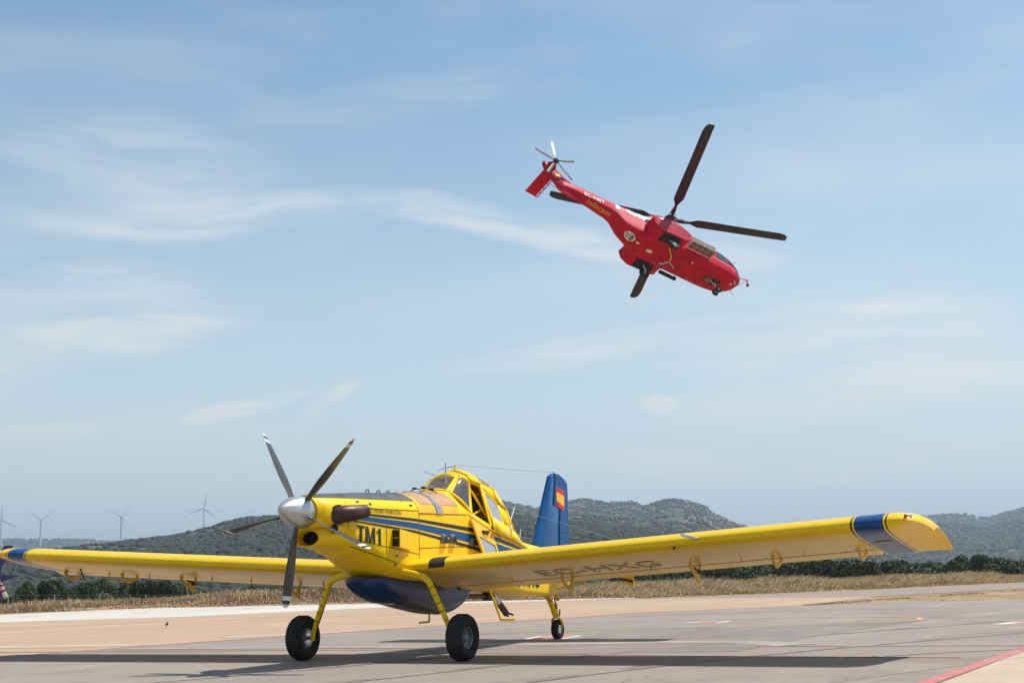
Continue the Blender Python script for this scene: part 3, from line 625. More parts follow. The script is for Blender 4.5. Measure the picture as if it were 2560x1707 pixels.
# ------------------------------------------------------------------ wind turbines
m_turb = mat('turbine_white', (.62, .64, .66), .45, var=.03)
def turbine(u, vhub, vbase, angs, label, r=4000., face=0.):
    b = bearing(u, vhub); x, y = bpos(b, r); zh = CC[2] + ang(u, vhub)[1] * r; zb = CC[2] + ang(u, vbase)[1] * r - 3
    e = empty('wind_turbine', (float(x), float(y), zb), AZ0 - b + math.pi + face); h = zh - zb
    MB().tube([(0, 0, -8), (0, 0, h * .5), (0, 0, h)], [3.0, 2.3, 1.7], 12).build('tower', m_turb, e)
    MB().loft([[(xx, w * cy, h + .6 + w * cz) for cy, cz in ((-1, -1), (1, -1), (1, 1), (-1, 1))] for xx, w in ((-7, 1.2), (-6, 1.9), (2.6, 1.9), (3.6, 1.3))]).build('nacelle', m_turb, e)
    MB().lathe([(0, 1.6), (1.2, 1.4), (2.2, .5), (2.4, .1)], (3.4, 0, h + .6), (1, 0, 0), 12).build('hub', m_turb, e)
    for a in angs:
        d = np.array([0, math.sin(math.radians(a)), math.cos(math.radians(a))]); q = np.cross(d, (1, 0, 0)); o_ = np.array([4.2, 0, h + .6])
        MB().loft([[o_ + d * s + q * w * cq + np.array([t * ct, 0, 0]) for cq, ct in ((-.4, -1), (.6, -1), (.6, 1), (-.4, 1))] for s, w, t in ((.8, 1.4, .7), (8, 3.4, .5), (22, 2.2, .3), (38, 1.1, .15), (40, .4, .1))]).build('blade', m_turb, e)
    return tag(e, label, 'wind turbine', 'wind turbines on the far ridge')
turbine(4, 1300, 1358, (0, 118, 240), 'white wind turbine with one blade straight up on far ridge, beside parked helicopter tail')
turbine(102, 1300, 1363, (-55, 58, 181), 'white wind turbine whose two upper blades form a wide vee', face=.25)
turbine(303, 1292, 1356, (-68, 42, 165), 'white wind turbine over the low wooded ridge, with one blade level and one up', face=.5)
turbine(510, 1271, 1340, (10, 105 + 25, 250), 'white wind turbine standing highest, where the wooded ridge begins to climb')

# ------------------------------------------------------------------ hull, lettering and decal helpers
class Hull:
    "stations (x, z_top, z_shoulder, z_chine, z_bottom, half_width, n_top, n_bottom)"
    def __init__(s, sec): s.S = np.array(sorted(sec), float); s.x = s.S[:, 0]
    def at(s, x):
        X = s.x; Y = s.S[:, 1:]; D = np.gradient(Y, X, axis=0)
        x = np.clip(x, X[0], X[-1]); i = int(np.clip(np.searchsorted(X, x) - 1, 0, len(X) - 2)); h = X[i + 1] - X[i]; t = (x - X[i]) / h
        sl = (Y[i + 1] - Y[i]) / h
        d0 = np.where(D[i] * sl <= 0, 0, np.sign(sl) * np.minimum(abs(D[i]), 3 * abs(sl))); d1 = np.where(D[i + 1] * sl <= 0, 0, np.sign(sl) * np.minimum(abs(D[i + 1]), 3 * abs(sl)))
        return (2 * t**3 - 3 * t**2 + 1) * Y[i] + (t**3 - 2 * t**2 + t) * h * d0 + (-2 * t**3 + 3 * t**2) * Y[i + 1] + (t**3 - t**2) * h * d1
    def ring(s, x, n=11):
        zt, zs, zl, zb, w, a, b = s.at(x); H = []
        for k in range(n): t = k / (n - 1) * math.pi / 2; H.append((w * math.sin(t) ** (2 / a), zs + (zt - zs) * math.cos(t) ** (2 / a)))
        for k in (1, 2, 3): H.append((w, zs + (zl - zs) * k / 4))
        for k in range(n): t = k / (n - 1) * math.pi / 2; H.append((w * max(0, math.cos(t)) ** (2 / b), zl - (zl - zb) * math.sin(t) ** (2 / b)))
        return [(x, y, z) for y, z in H] + [(x, -y, z) for y, z in H[-2:0:-1]]
    def y(s, x, z):
        zt, zs, zl, zb, w, a, b = s.at(x)
        if z > zs: q = min(1, (z - zs) / max(1e-6, zt - zs)); return w * (1 - q ** a) ** (1 / a)
        if z < zl: q = min(1, (zl - z) / max(1e-6, zl - zb)); return w * (1 - q ** b) ** (1 / b)
        return w
    def build(s, name, m, parent, step=.12, fm=None):
        xs = np.unique(np.concatenate([np.linspace(s.x[0], s.x[-1], int((s.x[-1] - s.x[0]) / step) + 2), s.x]))
        b = MB().loft([s.ring(x) for x in xs]); return b.build(name, m, parent, True, 40)
    def patch(s, name, c, m, parent, side=1, nx=14, nz=5, off=.004):
        "c: four (x, z) corners in order"
        c = np.array(c, float); V = []
        for i in range(nx + 1):
            for j in range(nz + 1):
                u, v = i / nx, j / nz; q = (c[0] * (1 - u) + c[1] * u) * (1 - v) + (c[3] * (1 - u) + c[2] * u) * v
                V.append((q[0], side * (s.y(*q) + off), q[1]))
        return obj(name, mesh_data(name, V, grid_faces(nx + 1, nz + 1), m, True), parent)
def text_mesh(txt, shear=0., bold=.006):
    import bmesh
    cu = bpy.data.curves.new('lettering', 'FONT'); cu.body = txt; cu.shear = shear; cu.resolution_u = 3; cu.offset = bold
    ob = bpy.data.objects.new('lettering', cu); col.objects.link(ob); dg = bpy.context.evaluated_depsgraph_get(); dg.update()
    me = bpy.data.meshes.new_from_object(ob.evaluated_get(dg)); b = bmesh.new(); b.from_mesh(me)
    bmesh.ops.remove_doubles(b, verts=b.verts, dist=1e-4)
    lo = [min(v.co[k] for v in b.verts) for k in (0, 1)]; hi = [max(v.co[k] for v in b.verts) for k in (0, 1)]
    for k, n_ in ((1, 10), (0, 3 * len(txt))):
        for q in range(1, n_):
            c = [0, 0, 0]; nn = [0, 0, 0]; c[k] = lo[k] + (hi[k] - lo[k]) * q / n_; nn[k] = 1
            bmesh.ops.bisect_plane(b, geom=b.verts[:] + b.edges[:] + b.faces[:], plane_co=c, plane_no=nn)
    b.to_mesh(me); b.free()
    V = np.array([v.co[:2] for v in me.vertices]); F = [tuple(p.vertices) for p in me.polygons]
    bpy.data.objects.remove(ob); bpy.data.curves.remove(cu); bpy.data.meshes.remove(me)
    V -= V.min(0); V /= V.max(0); return V, F
def lettering(name, txt, fn, m, parent, shear=0., label=None, grow=0.):
    "fn maps unit-square text coordinates to a point in space"
    V, F = text_mesh(txt, shear)
    o = obj(name, mesh_data(name, [fn(u, v) for u, v in V], F, m), parent)
    if label: o['label'] = label
    return o
def hull_text(h, name, txt, x0, z0, x1, z1, hgt, m, parent, side=1, shear=0., off=.010, label=None):
    def fn(u, v):
        X = x0 + (x1 - x0) * u; Z = z0 + (z1 - z0) * u + hgt * v; return (X, side * (h.y(X, Z) + off), Z)
    return lettering(name, txt, fn, m, parent, shear, label)

# ================================================================== THE PARKED YELLOW PLANE
plane = tag(empty('propeller_plane'), 'yellow and blue single-propeller firefighting plane parked on the apron', 'airplane')
FU_ = Hull([(2.165, 2.635, 2.385, 2.36, 2.115, .262, 2, 2), (2.06, 2.655, 2.385, 2.33, 2.115, .345, 2, 2), (1.85, 2.67, 2.38, 2.27, 2.105, .425, 2, 2.1), (1.72, 2.68, 2.38, 2.22, 2.09, .45, 2, 2.2),
    (1.5, 2.69, 2.38, 2.10, 1.80, .475, 2, 2.3), (1.1, 2.71, 2.38, 1.97, 1.66, .505, 2, 2.5), (.7, 2.73, 2.38, 1.83, 1.49, .525, 2, 2.8), (.35, 2.74, 2.38, 1.70, 1.34, .54, 2, 3),
    (0, 2.75, 2.38, 1.60, 1.28, .55, 2, 3.2), (-.5, 2.77, 2.38, 1.55, 1.25, .56, 2, 3.5), (-1.2, 2.80, 2.38, 1.5, 1.2, .575, 2, 3.5), (-1.75, 2.83, 2.38, 1.45, 1.15, .58, 2, 3.5),
    (-2.0, 2.70, 2.33, 1.43, 1.13, .583, 2.2, 3.5), (-2.2, 2.40, 2.22, 1.42, 1.12, .585, 3, 3.5), (-3.0, 2.24, 2.08, 1.38, 1.06, .575, 3, 3.5), (-3.8, 2.10, 1.92, 1.25, 1.0, .52, 2.6, 4.5),
    (-4.4, 2.06, 1.75, 1.18, .955, .45, 2.2, 5), (-5.0, 1.98, 1.60, 1.12, .92, .37, 2, 5), (-5.7, 1.90, 1.50, 1.08, .89, .29, 2, 5), (-6.3, 1.84, 1.45, 1.08, .885, .21, 2, 4.5), (-6.9, 1.70, 1.40, 1.25, .98, .11, 2, 3), (-7.35, 1.50, 1.35, 1.2, 1.05, .05, 2, 2)])
fus = FU_.build('fuselage', m_yellow, plane, .1)
# painted areas on the top deck
def deck(name, xs, zedge, m, off=.004):
    V = []; n = 15
    for x in xs:
        ze = min(zedge(x), FU_.at(x)[0] - .01); zt, zs, zl, zb, w, a, b = FU_.at(x)
        ym = FU_.y(x, ze); t1 = math.asin(min(1, (ym / w)) ** (a / 2))
        for k in range(n):
            t = -t1 + 2 * t1 * k / (n - 1); y = math.copysign(w * abs(math.sin(t)) ** (2 / a), t); z = zs + (zt - zs) * math.cos(t) ** (2 / a)
            nv = np.array([0, y / w**2, (z - zs) / (zt - zs)**2]); nv /= np.linalg.norm(nv); V.append(np.array([x, y, z]) + nv * off)
    return obj(name, mesh_data(name, V, grid_faces(len(xs), n), m, True), fus)
deck('antiglare_panel', np.linspace(2.12, -.47, 30), lambda x: 2.60, m_antiglare)
deck('hopper_lid', np.linspace(-.49, -1.72, 24), lambda x: 2.555, m_tan, .012)
deck('lid_strap', np.linspace(-.93, -1.05, 4), lambda x: 2.40, m_alu, .020)
deck('lid_seal', np.linspace(-1.055, -1.16, 4), lambda x: 2.40, m_tan, .016)
deck('upper_panel', np.linspace(-.36, -1.72, 24), lambda x: 2.41, m_orange, .008)
# stripes: three bands down each side
XS = [1.55, 1.05, -.27, -2.16, -3.05, -4.6, -6.2, -7.2]; TOP = [2.375, 2.36, 2.31, 2.18, 2.03, 1.80, 1.62, 1.52]; BOT = [2.235, 2.19, 2.07, 1.80, 1.66, 1.48, 1.38, 1.34]
xs = np.concatenate([np.linspace(1.5, -3, 60), np.linspace(-3.1, -6.6, 40)])
for side in (1, -1):
    for a, b, m, nm in ((.81, 1., m_black, 'black_stripe'), (.28, .70, m_blue, 'blue_stripe'), (0, .17, m_black, 'black_stripe')):
        V = []
        for x in xs:
            zt, zb = np.interp(-x, [-q for q in XS], TOP), np.interp(-x, [-q for q in XS], BOT)
            for k in range(5):
                z = zb + (zt - zb) * (a + (b - a) * k / 4); V.append((x, side * (FU_.y(x, z) + .004), z))
        obj(nm, mesh_data(nm, V, grid_faces(len(xs), 5), m, True), fus)
m_ink = mat('black_lettering', (.016, .016, .015), .5, var=.1)
def poly_letters(name, polys, fn, m, parent, label, n=8):
    "letters from convex pieces in unit coordinates, sliced so they follow the skin"
    V = []; F = []
    for P4 in polys:
        P4 = np.array(P4, float); k = len(V)
        for a in range(n + 1):
            l_, r__ = P4[0] + (P4[3] - P4[0]) * a / n, P4[1] + (P4[2] - P4[1]) * a / n
            V += [fn(*l_), fn(*((l_ + r__) / 2)), fn(*r__)]
        F += [(k + 3 * a + c, k + 3 * a + c + 1, k + 3 * a + c + 4, k + 3 * a + c + 3) for a in range(n) for c in (0, 1)]
    o = obj(name, mesh_data(name, V, F, m), parent); o['label'] = label; return o
def tm(u, v): X = 1.41 - .63 * u; Z = 1.925 - .06 * u + .262 * v; return (X, FU_.y(X, Z) + .009, Z)
for lab, pcs in (('T', [[(0, .84), (.30, .84), (.30, 1), (0, 1)], [(.10, 0), (.20, 0), (.20, .84), (.10, .84)]]),
                 ('M', [[(.345, 0), (.435, 0), (.435, 1), (.345, 1)], [(.655, 0), (.745, 0), (.745, 1), (.655, 1)], [(.50, .0), (.575, .0), (.455, 1), (.435, .82)], [(.515, .0), (.59, .0), (.655, .82), (.635, 1)]]),
                 ('1', [[(.90, 0), (.995, 0), (.995, 1), (.90, 1)], [(.82, .68), (.90, .74), (.93, 1), (.82, .80)]])):
    poly_letters('lettering', pcs, tm, m_ink, fus, 'large black character ' + lab + ' of the nose code')
hull_text(FU_, 'lettering', 'MARTINEZ RIDAO AVIACIÓN', 1.43, 2.398, .20, 2.362, .092, m_ink, fus, label='small black operator name above the stripes')
hull_text(FU_, 'lettering', 'EC-HXG', -3.75, 1.12, -5.32, 1.07, .34, m_ink, fus, shear=.15, label='black registration on the rear fuselage')
# panel seams as thin grooves of dark paint on the skin
def seam(pts, w=.006, side=1, off=.005):
    pts = np.array(pts, float); d = np.r_[0, np.cumsum(np.linalg.norm(np.diff(pts, axis=0), axis=1))]; s = np.linspace(0, d[-1], max(3, int(d[-1] / .08)))
    A = np.stack([np.interp(s, d, pts[:, 0]), np.interp(s, d, pts[:, 1])], 1); a, b = strip(A, w * 2)
    V = [(x, side * (FU_.y(x, z) + off), z) for x, z in a] + [(x, side * (FU_.y(x, z) + off), z) for x, z in b]; n = len(a)
    obj('panel_seam', mesh_data('panel_seam', V, [(i, i + 1, n + i + 1, n + i) for i in range(n - 1)], m_seam), fus)
m_seam = mat('seam_shadow', (.16, .09, .01), .7)
for q in ([(-.36, 2.39), (-.36, 1.5)], [(-.36, 2.39), (-2.1, 2.41)], [(-.34, 1.82), (-1.95, 1.85)], [(1.86, 1.95), (.5, 1.62), (-.3, 1.45)], [(1.62, 2.55), (1.62, 1.95)], [(1.62, 2.45), (-.36, 2.44)], [(1.62, 1.97), (-.36, 1.72)], [(.62, 2.15), (.62, 1.72)]): seam(q)
# rivets and small fasteners
rv = MB()
for k in range(26):
    for z0, x0, x1 in ((1.86, -.42, -1.95), (2.43, 1.55, -.3), (2.31, 2.06, 1.66)):
        x = x0 + (x1 - x0) * k / 25; z = z0 if z0 != 2.31 else 2.31; y = FU_.y(x, z) + .003; rv.box((x, y, z), (.007, .004, .007))
rv.build('rivets', m_yellow_d, fus, False)['kind'] = 'stuff'
for x, z in ((1.1, 1.82), (.35, 1.55), (.33, 1.70), (-.1, 1.42), (-.45, 1.35), (1.0, 2.52), (1.3, 2.55)): MB().box((x, FU_.y(x, z) + .006, z), (.05, .02, .035)).build('fastener', m_gate, fus, False)

# chin air intake
def oval(x, zc, hw, hh, n=28): return [(x, hw * math.cos(t), zc + hh * math.sin(t)) for t in np.arange(n) * 2 * math.pi / n]
ch = MB(); ch.loft([oval(1.2, 1.93, .46, .19), oval(1.5, 1.99, .44, .215), oval(1.75, 2.0, .395, .195), oval(1.93, 1.998, .335, .172), oval(2.05, 1.992, .285, .156), oval(2.10, 1.988, .252, .140), oval(2.105, 1.988, .232, .126), oval(2.085, 1.987, .217, .117), oval(2.0, 1.985, .208, .112), oval(1.9, 1.985, .20, .108)], caps=False)
ch.build('chin_intake', m_yellow, plane, True, 60)
b = MB(); b.loft([oval(1.905, 1.985, .202, .110), oval(1.78, 1.98, .17, .09)], caps=False); b.add(oval(1.785, 1.98, .18, .10), [tuple(range(28))]); b.build('intake_duct', m_dark, plane, True, 60)
# round side inlet behind the propeller
sc_ = MB(); yS = .40; sc_.tube([(1.66, yS - .05, 2.12), (1.80, yS - .02, 2.12), (1.90, yS - .01, 2.12)], [.10, .085, .07], 16, caps=False); sc_.build('round_inlet', m_yellow, plane)
MB().tube([(1.75, yS - .02, 2.12), (1.885, yS - .01, 2.12)], [.06, .062], 16).build('inlet_plug', m_dark, plane)

# spinner and propeller
TH = .081; AX = np.array([math.cos(TH), 0, math.sin(TH)]); UPV = np.array([-math.sin(TH), 0, math.cos(TH)]); HUB = np.array([2.3075, 0, 2.3821])
sp = MB().lathe([(-.125, .10), (-.125, .235), (-.11, .242), (-.02, .243), (.06, .236), (.15, .216), (.24, .183), (.33, .138), (.41, .088), (.465, .045), (.49, .015)], HUB, AX, 40).build('spinner', m_spin, plane, True, 50)
MB().lathe([(-.16, .20), (-.127, .205)], HUB, AX, 32).build('backplate', m_dark, sp)
m_blade = bpy.data.materials.new('propeller_blade_paint'); m_blade.use_nodes = True
t = m_blade.node_tree; g = G(t); pb = t.nodes['Principled BSDF']; zz = g.sep(g.n('ShaderNodeTexCoord').outputs['Object'])[2]
w1 = g.m('GREATER_THAN', zz, 1.405); w2 = g.m('MULTIPLY', g.m('GREATER_THAN', zz, 1.28), g.m('LESS_THAN', zz, 1.345))
nz_ = g.noise(g.n('ShaderNodeTexCoord').outputs['Object'], 12, 4)
t.links.new(g.mix(g.m('ADD', w1, w2, clamp=True), g.mix(nz_, (.045, .044, .042), (.07, .068, .064)), (.70, .69, .66)), pb.inputs['Base Color']); pb.inputs['Roughness'].default_value = .28
t_prof = [(1, 0), (.75, .25), (.3, .42), (-.25, .42), (-.7, .25), (-1, 0), (-.7, -.12), (-.25, -.2), (.3, -.2), (.75, -.12)]
rings = []
for r, c, tw, th in ((.12, .050, 100, 1.9), (.22, .052, 100, 1.8), (.32, .062, 99, 1.1), (.45, .084, 97, .55), (.62, .104, 93, .36), (.85, .112, 88, .27), (1.08, .106, 83, .22), (1.28, .092, 80, .19), (1.38, .078, 78, .18), (1.43, .058, 78, .17), (1.455, .028, 78, .16)):
    a = math.radians(tw); rings.append([(c * (p * math.sin(a) + q * th * math.cos(a)), c * (p * math.cos(a) - q * th * math.sin(a)), r) for p, q in t_prof])
bm_ = MB().loft(rings).build('propeller_blade', m_blade, sp, True, 60); bme = bm_.data; bpy.data.objects.remove(bm_)
for k in range(5):
    a = .5183 - k * 2 * math.pi / 5; zax = math.cos(a) * UPV - math.sin(a) * np.array([0, 1., 0]); yax = np.cross(zax, AX)
    o = obj('propeller_blade', bme, sp); Mx = Matrix.Identity(4)
    for i in range(3): Mx[i][0], Mx[i][1], Mx[i][2], Mx[i][3] = AX[i], yax[i], zax[i], HUB[i]
    o.matrix_local = Mx

# exhaust stacks
for s in (1, -1):
    b = MB(); b.tube([(1.90, s * .34, 2.33), (1.84, s * .43, 2.335), (1.76, s * .505, 2.345), (1.64, s * .56, 2.36), (1.50, s * .595, 2.375), (1.36, s * .62, 2.39)], [.10, .118, .122, .112, .102, .098], 18, caps=False, flat=1.12)
    b.tube([(1.37, s * .618, 2.39), (1.50, s * .593, 2.375), (1.62, s * .565, 2.36)], [.090, .094, .09], 18, caps=True, flat=1.1)
    b.build('exhaust_stack', m_exh, plane)
    MB().lathe([(0, .155), (.012, .155), (.012, .125), (0, .125)], (1.845, s * .428, 2.335), (.42, s * .9, 0), 24, closed=True).build('exhaust_flange', m_black, plane)
# louvred box scoop on the nose side
y0 = FU_.y(.2, 1.97) - .02
b = MB(); b.loft([[(x, y0, z), (x, y0 + d, z - .0), (x, y0 + d, z2), (x, y0, z2)] for x, d, z, z2 in ((.44, .155, 2.125, 1.83), (-.06, .06, 2.08, 1.79))]); b.build('side_scoop', m_yellow, plane, False)
b = MB(); b.box((.447, y0 + .075, 1.9775), (.01, .12, .262)); b.build('scoop_opening', m_dark, plane, False)
MB().box((.452, y0 + .075, 1.985), (.008, .12, .012)).build('scoop_vane', m_yellow_d, plane, False)
# hooded vents on the flank
for x, z, w in ((-1.13, 1.97, .088), (-1.43, 1.97, .088), (-2.12, 1.93, .075)):
    b = MB(); y = FU_.y(x, z); n = 10; R_ = []
    for d, sc in ((.06, .95), (.035, 1.02), (.0, 1.1), (-.02, 1.14)):
        R_.append([(x + w * sc * math.cos(t), y + d, z - .05 + w * (1.55 if math.sin(t) > 0 else .15) * sc * max(math.sin(t), 0)) for t in np.linspace(0, math.pi, n)] + [(x - w * sc, y + d, z - .07), (x + w * sc, y + d, z - .07)])
    b.loft(R_); b.build('vent_hood', m_rim, plane, True, 30)
    MB().plate([(x + w * .78 * math.cos(t), y + .064, z - .05 + w * 1.2 * max(0, math.sin(t))) for t in np.linspace(0, math.pi, 10)] + [(x - w * .78, y + .064, z - .062), (x + w * .78, y + .064, z - .062)], (0, .006, 0)).build('vent_mouth', m_dark, plane, False)

# belly tank with its dump doors
BT = Hull([(.74, 1.36, 1.33, 1.31, 1.29, .10, 2, 2), (.62, 1.38, 1.34, 1.30, 1.17, .27, 2, 2), (.42, 1.38, 1.34, 1.27, 1.05, .37, 2, 2.1), (.15, 1.38, 1.32, 1.22, .95, .39, 2, 2.3), (-.3, 1.36, 1.28, 1.15, .90, .405, 2, 2.8), (-.9, 1.33, 1.22, 1.06, .80, .405, 2, 3), (-1.5, 1.30, 1.18, 1.0, .71, .395, 2, 2.8), (-1.85, 1.28, 1.16, 1.0, .685, .375, 2, 2.4), (-2.2, 1.26, 1.15, 1.02, .72, .35, 2, 2.1), (-2.5, 1.24, 1.14, 1.06, .84, .32, 2, 2), (-2.72, 1.22, 1.14, 1.1, 1.0, .22, 2, 2)])
bt = BT.build('belly_tank', m_blue_d, plane, .1)
for s in (1, -1):
    V = []; xs_ = np.linspace(-.28, -1.78, 16)
    for x in xs_:
        zt, zs, zl, zb, w, a_, n_ = BT.at(x)
        for tq in np.linspace(.50, 1.545, 8): V.append((x, s * (w * math.cos(tq) ** (2 / n_) * 1.004 + .004), zl - (zl - zb) * math.sin(tq) ** (2 / n_) - .006))
    obj('dump_door', mesh_data('dump_door', V, grid_faces(16, 8), m_gate, True), bt)
MB().lathe([(0, .03), (.03, .03)], (-2.05, .355, 1.12), (0, 1, 0), 12).build('drain_cap', m_dark, bt)
# hanging hook, pipe and hose under the belly
b = MB(); b.tube([(-1.6, 0, .72), (-1.6, 0, .56)], .016, 8); b.tube([(-1.6, 0, .565), (-1.42, -.10, .555)], .016, 8); b.build('belly_hook', m_yellow_d, plane)
MB().tube([(-2.6, .12, .97), (-3.1, .12, .96), (-3.52, .12, .955)], .045, 12).build('drain_pipe', m_exh, plane)
MB().lathe([(0, .06), (0, .075), (.1, .085), (.22, .085), (.3, .07), (.33, .05)], (-3.42, .12, .955), (-1, 0, -.02), 14).build('pipe_coupling', m_dark, plane)
MB().tube([(-3.62, .12, 1.02), (-3.75, .13, .98), (-3.86, .14, .88), (-3.95, .15, .80)], [.05, .06, .058, .055], 12).build('filler_nozzle', m_alu, plane)
b = MB(); b.tube([(-3.93, .15, .82), (-4.08, .16, .70), (-4.2, .17, .60)], [.062, .065, .06], 12); b.tube([(-4.2, .17, .60), (-4.25, .18, .555)], .02, 8); b.tube([(-4.2, .20, .62), (-4.3, .26, .58)], .02, 8); b.build('hose_coupling', m_exh, plane)
MB().tube([(-3.62, .2, .94), (-3.66, .24, .82), (-3.62, .25, .72)], .012, 8).build('overflow_tube', m_rim, plane)
# boarding step on the left
b = MB(); b.tube([(-3.05, .42, 1.12), (-3.18, .46, .85), (-3.34, .5, .52)], .022, 8); b.tube([(-3.34, .5, .525), (-3.36, .78, .53)], .02, 8); b.build('boarding_step', m_yellow, plane)

# ------------------------------------------------------------------ wings
CH = 2.10; INC = math.radians(11.6); XLE = .05
def zle(y): return 1.475 + .058 * abs(y)
def naca(xc, up, t=.158, m=.035, p=.38):
    yt = 5 * t * (.2969 * xc ** .5 - .126 * xc - .3516 * xc**2 + .2843 * xc**3 - .1036 * xc**4)
    yc = m / p**2 * (2 * p * xc - xc**2) if xc < p else m / (1 - p)**2 * (1 - 2 * p + 2 * p * xc - xc**2)
    return yc + yt if up else yc - yt
def wpt(y, xc, zc, xo=0., zo=0., ch=CH): return np.array([XLE + xo - ch * (xc * math.cos(INC) + zc * math.sin(INC)), y, zle(y) + zo + ch * (-xc * math.sin(INC) + zc * math.cos(INC))])
def under(y, xc, off=.006): return wpt(y, xc, naca(xc, False)) - off * np.array([-math.sin(INC), 0, math.cos(INC)])
def wingmat(name):
    m = bpy.data.materials.new(name); m.use_nodes = True; t = m.node_tree; b = t.nodes['Principled BSDF']; g = G(t)
    co = g.n('ShaderNodeTexCoord').outputs['Object']; x, y, z = g.sep(co); ay = g.m('ABSOLUTE', y)
    base = g.mix(g.ramp(g.noise(co, 1.6, 5), .3, .7), tuple(q * .95 for q in YEL), YEL)
    base = g.mix(g.m('MULTIPLY', g.ramp(g.noise(g.mapping(co, (1.2, 5, 2)), 1.6, 6, .7), .5, .75), .22), base, (.50, .32, .06))
    def band(a, b_): return g.m('MULTIPLY', g.m('GREATER_THAN', ay, a), g.m('LESS_THAN', ay, b_))
    c = g.mix(band(7.985, 8.40), base, BLU); c = g.mix(band(7.935, 7.958), c, BLK); c = g.mix(band(8.43, 8.452), c, BLK)
    rib = g.m('LESS_THAN', g.m('FRACT', g.m('DIVIDE', ay, .62)), .006); c = g.mix(g.m('MULTIPLY', rib, .35), c, (.2, .12, .02))
    t.links.new(c, b.inputs['Base Color']); b.inputs['Roughness'].default_value = .36; b.inputs['Specular IOR Level'].default_value = .3; b.inputs['Coat Weight'].default_value = .22; b.inputs['Coat Roughness'].default_value = .1
    bn = g.n('ShaderNodeBump', ins={'Strength': .10, 'Distance': .02, 'Height': g.noise(g.mapping(co, (2.2, 1.6, 1)), 1.6, 3)}); t.links.new(bn.outputs[0], b.inputs['Normal'])
    return m
m_wing = wingmat('wing_paint')
XU = [0, .004, .012, .03, .06, .1, .16, .24, .33, .43, .54, .64, .725]
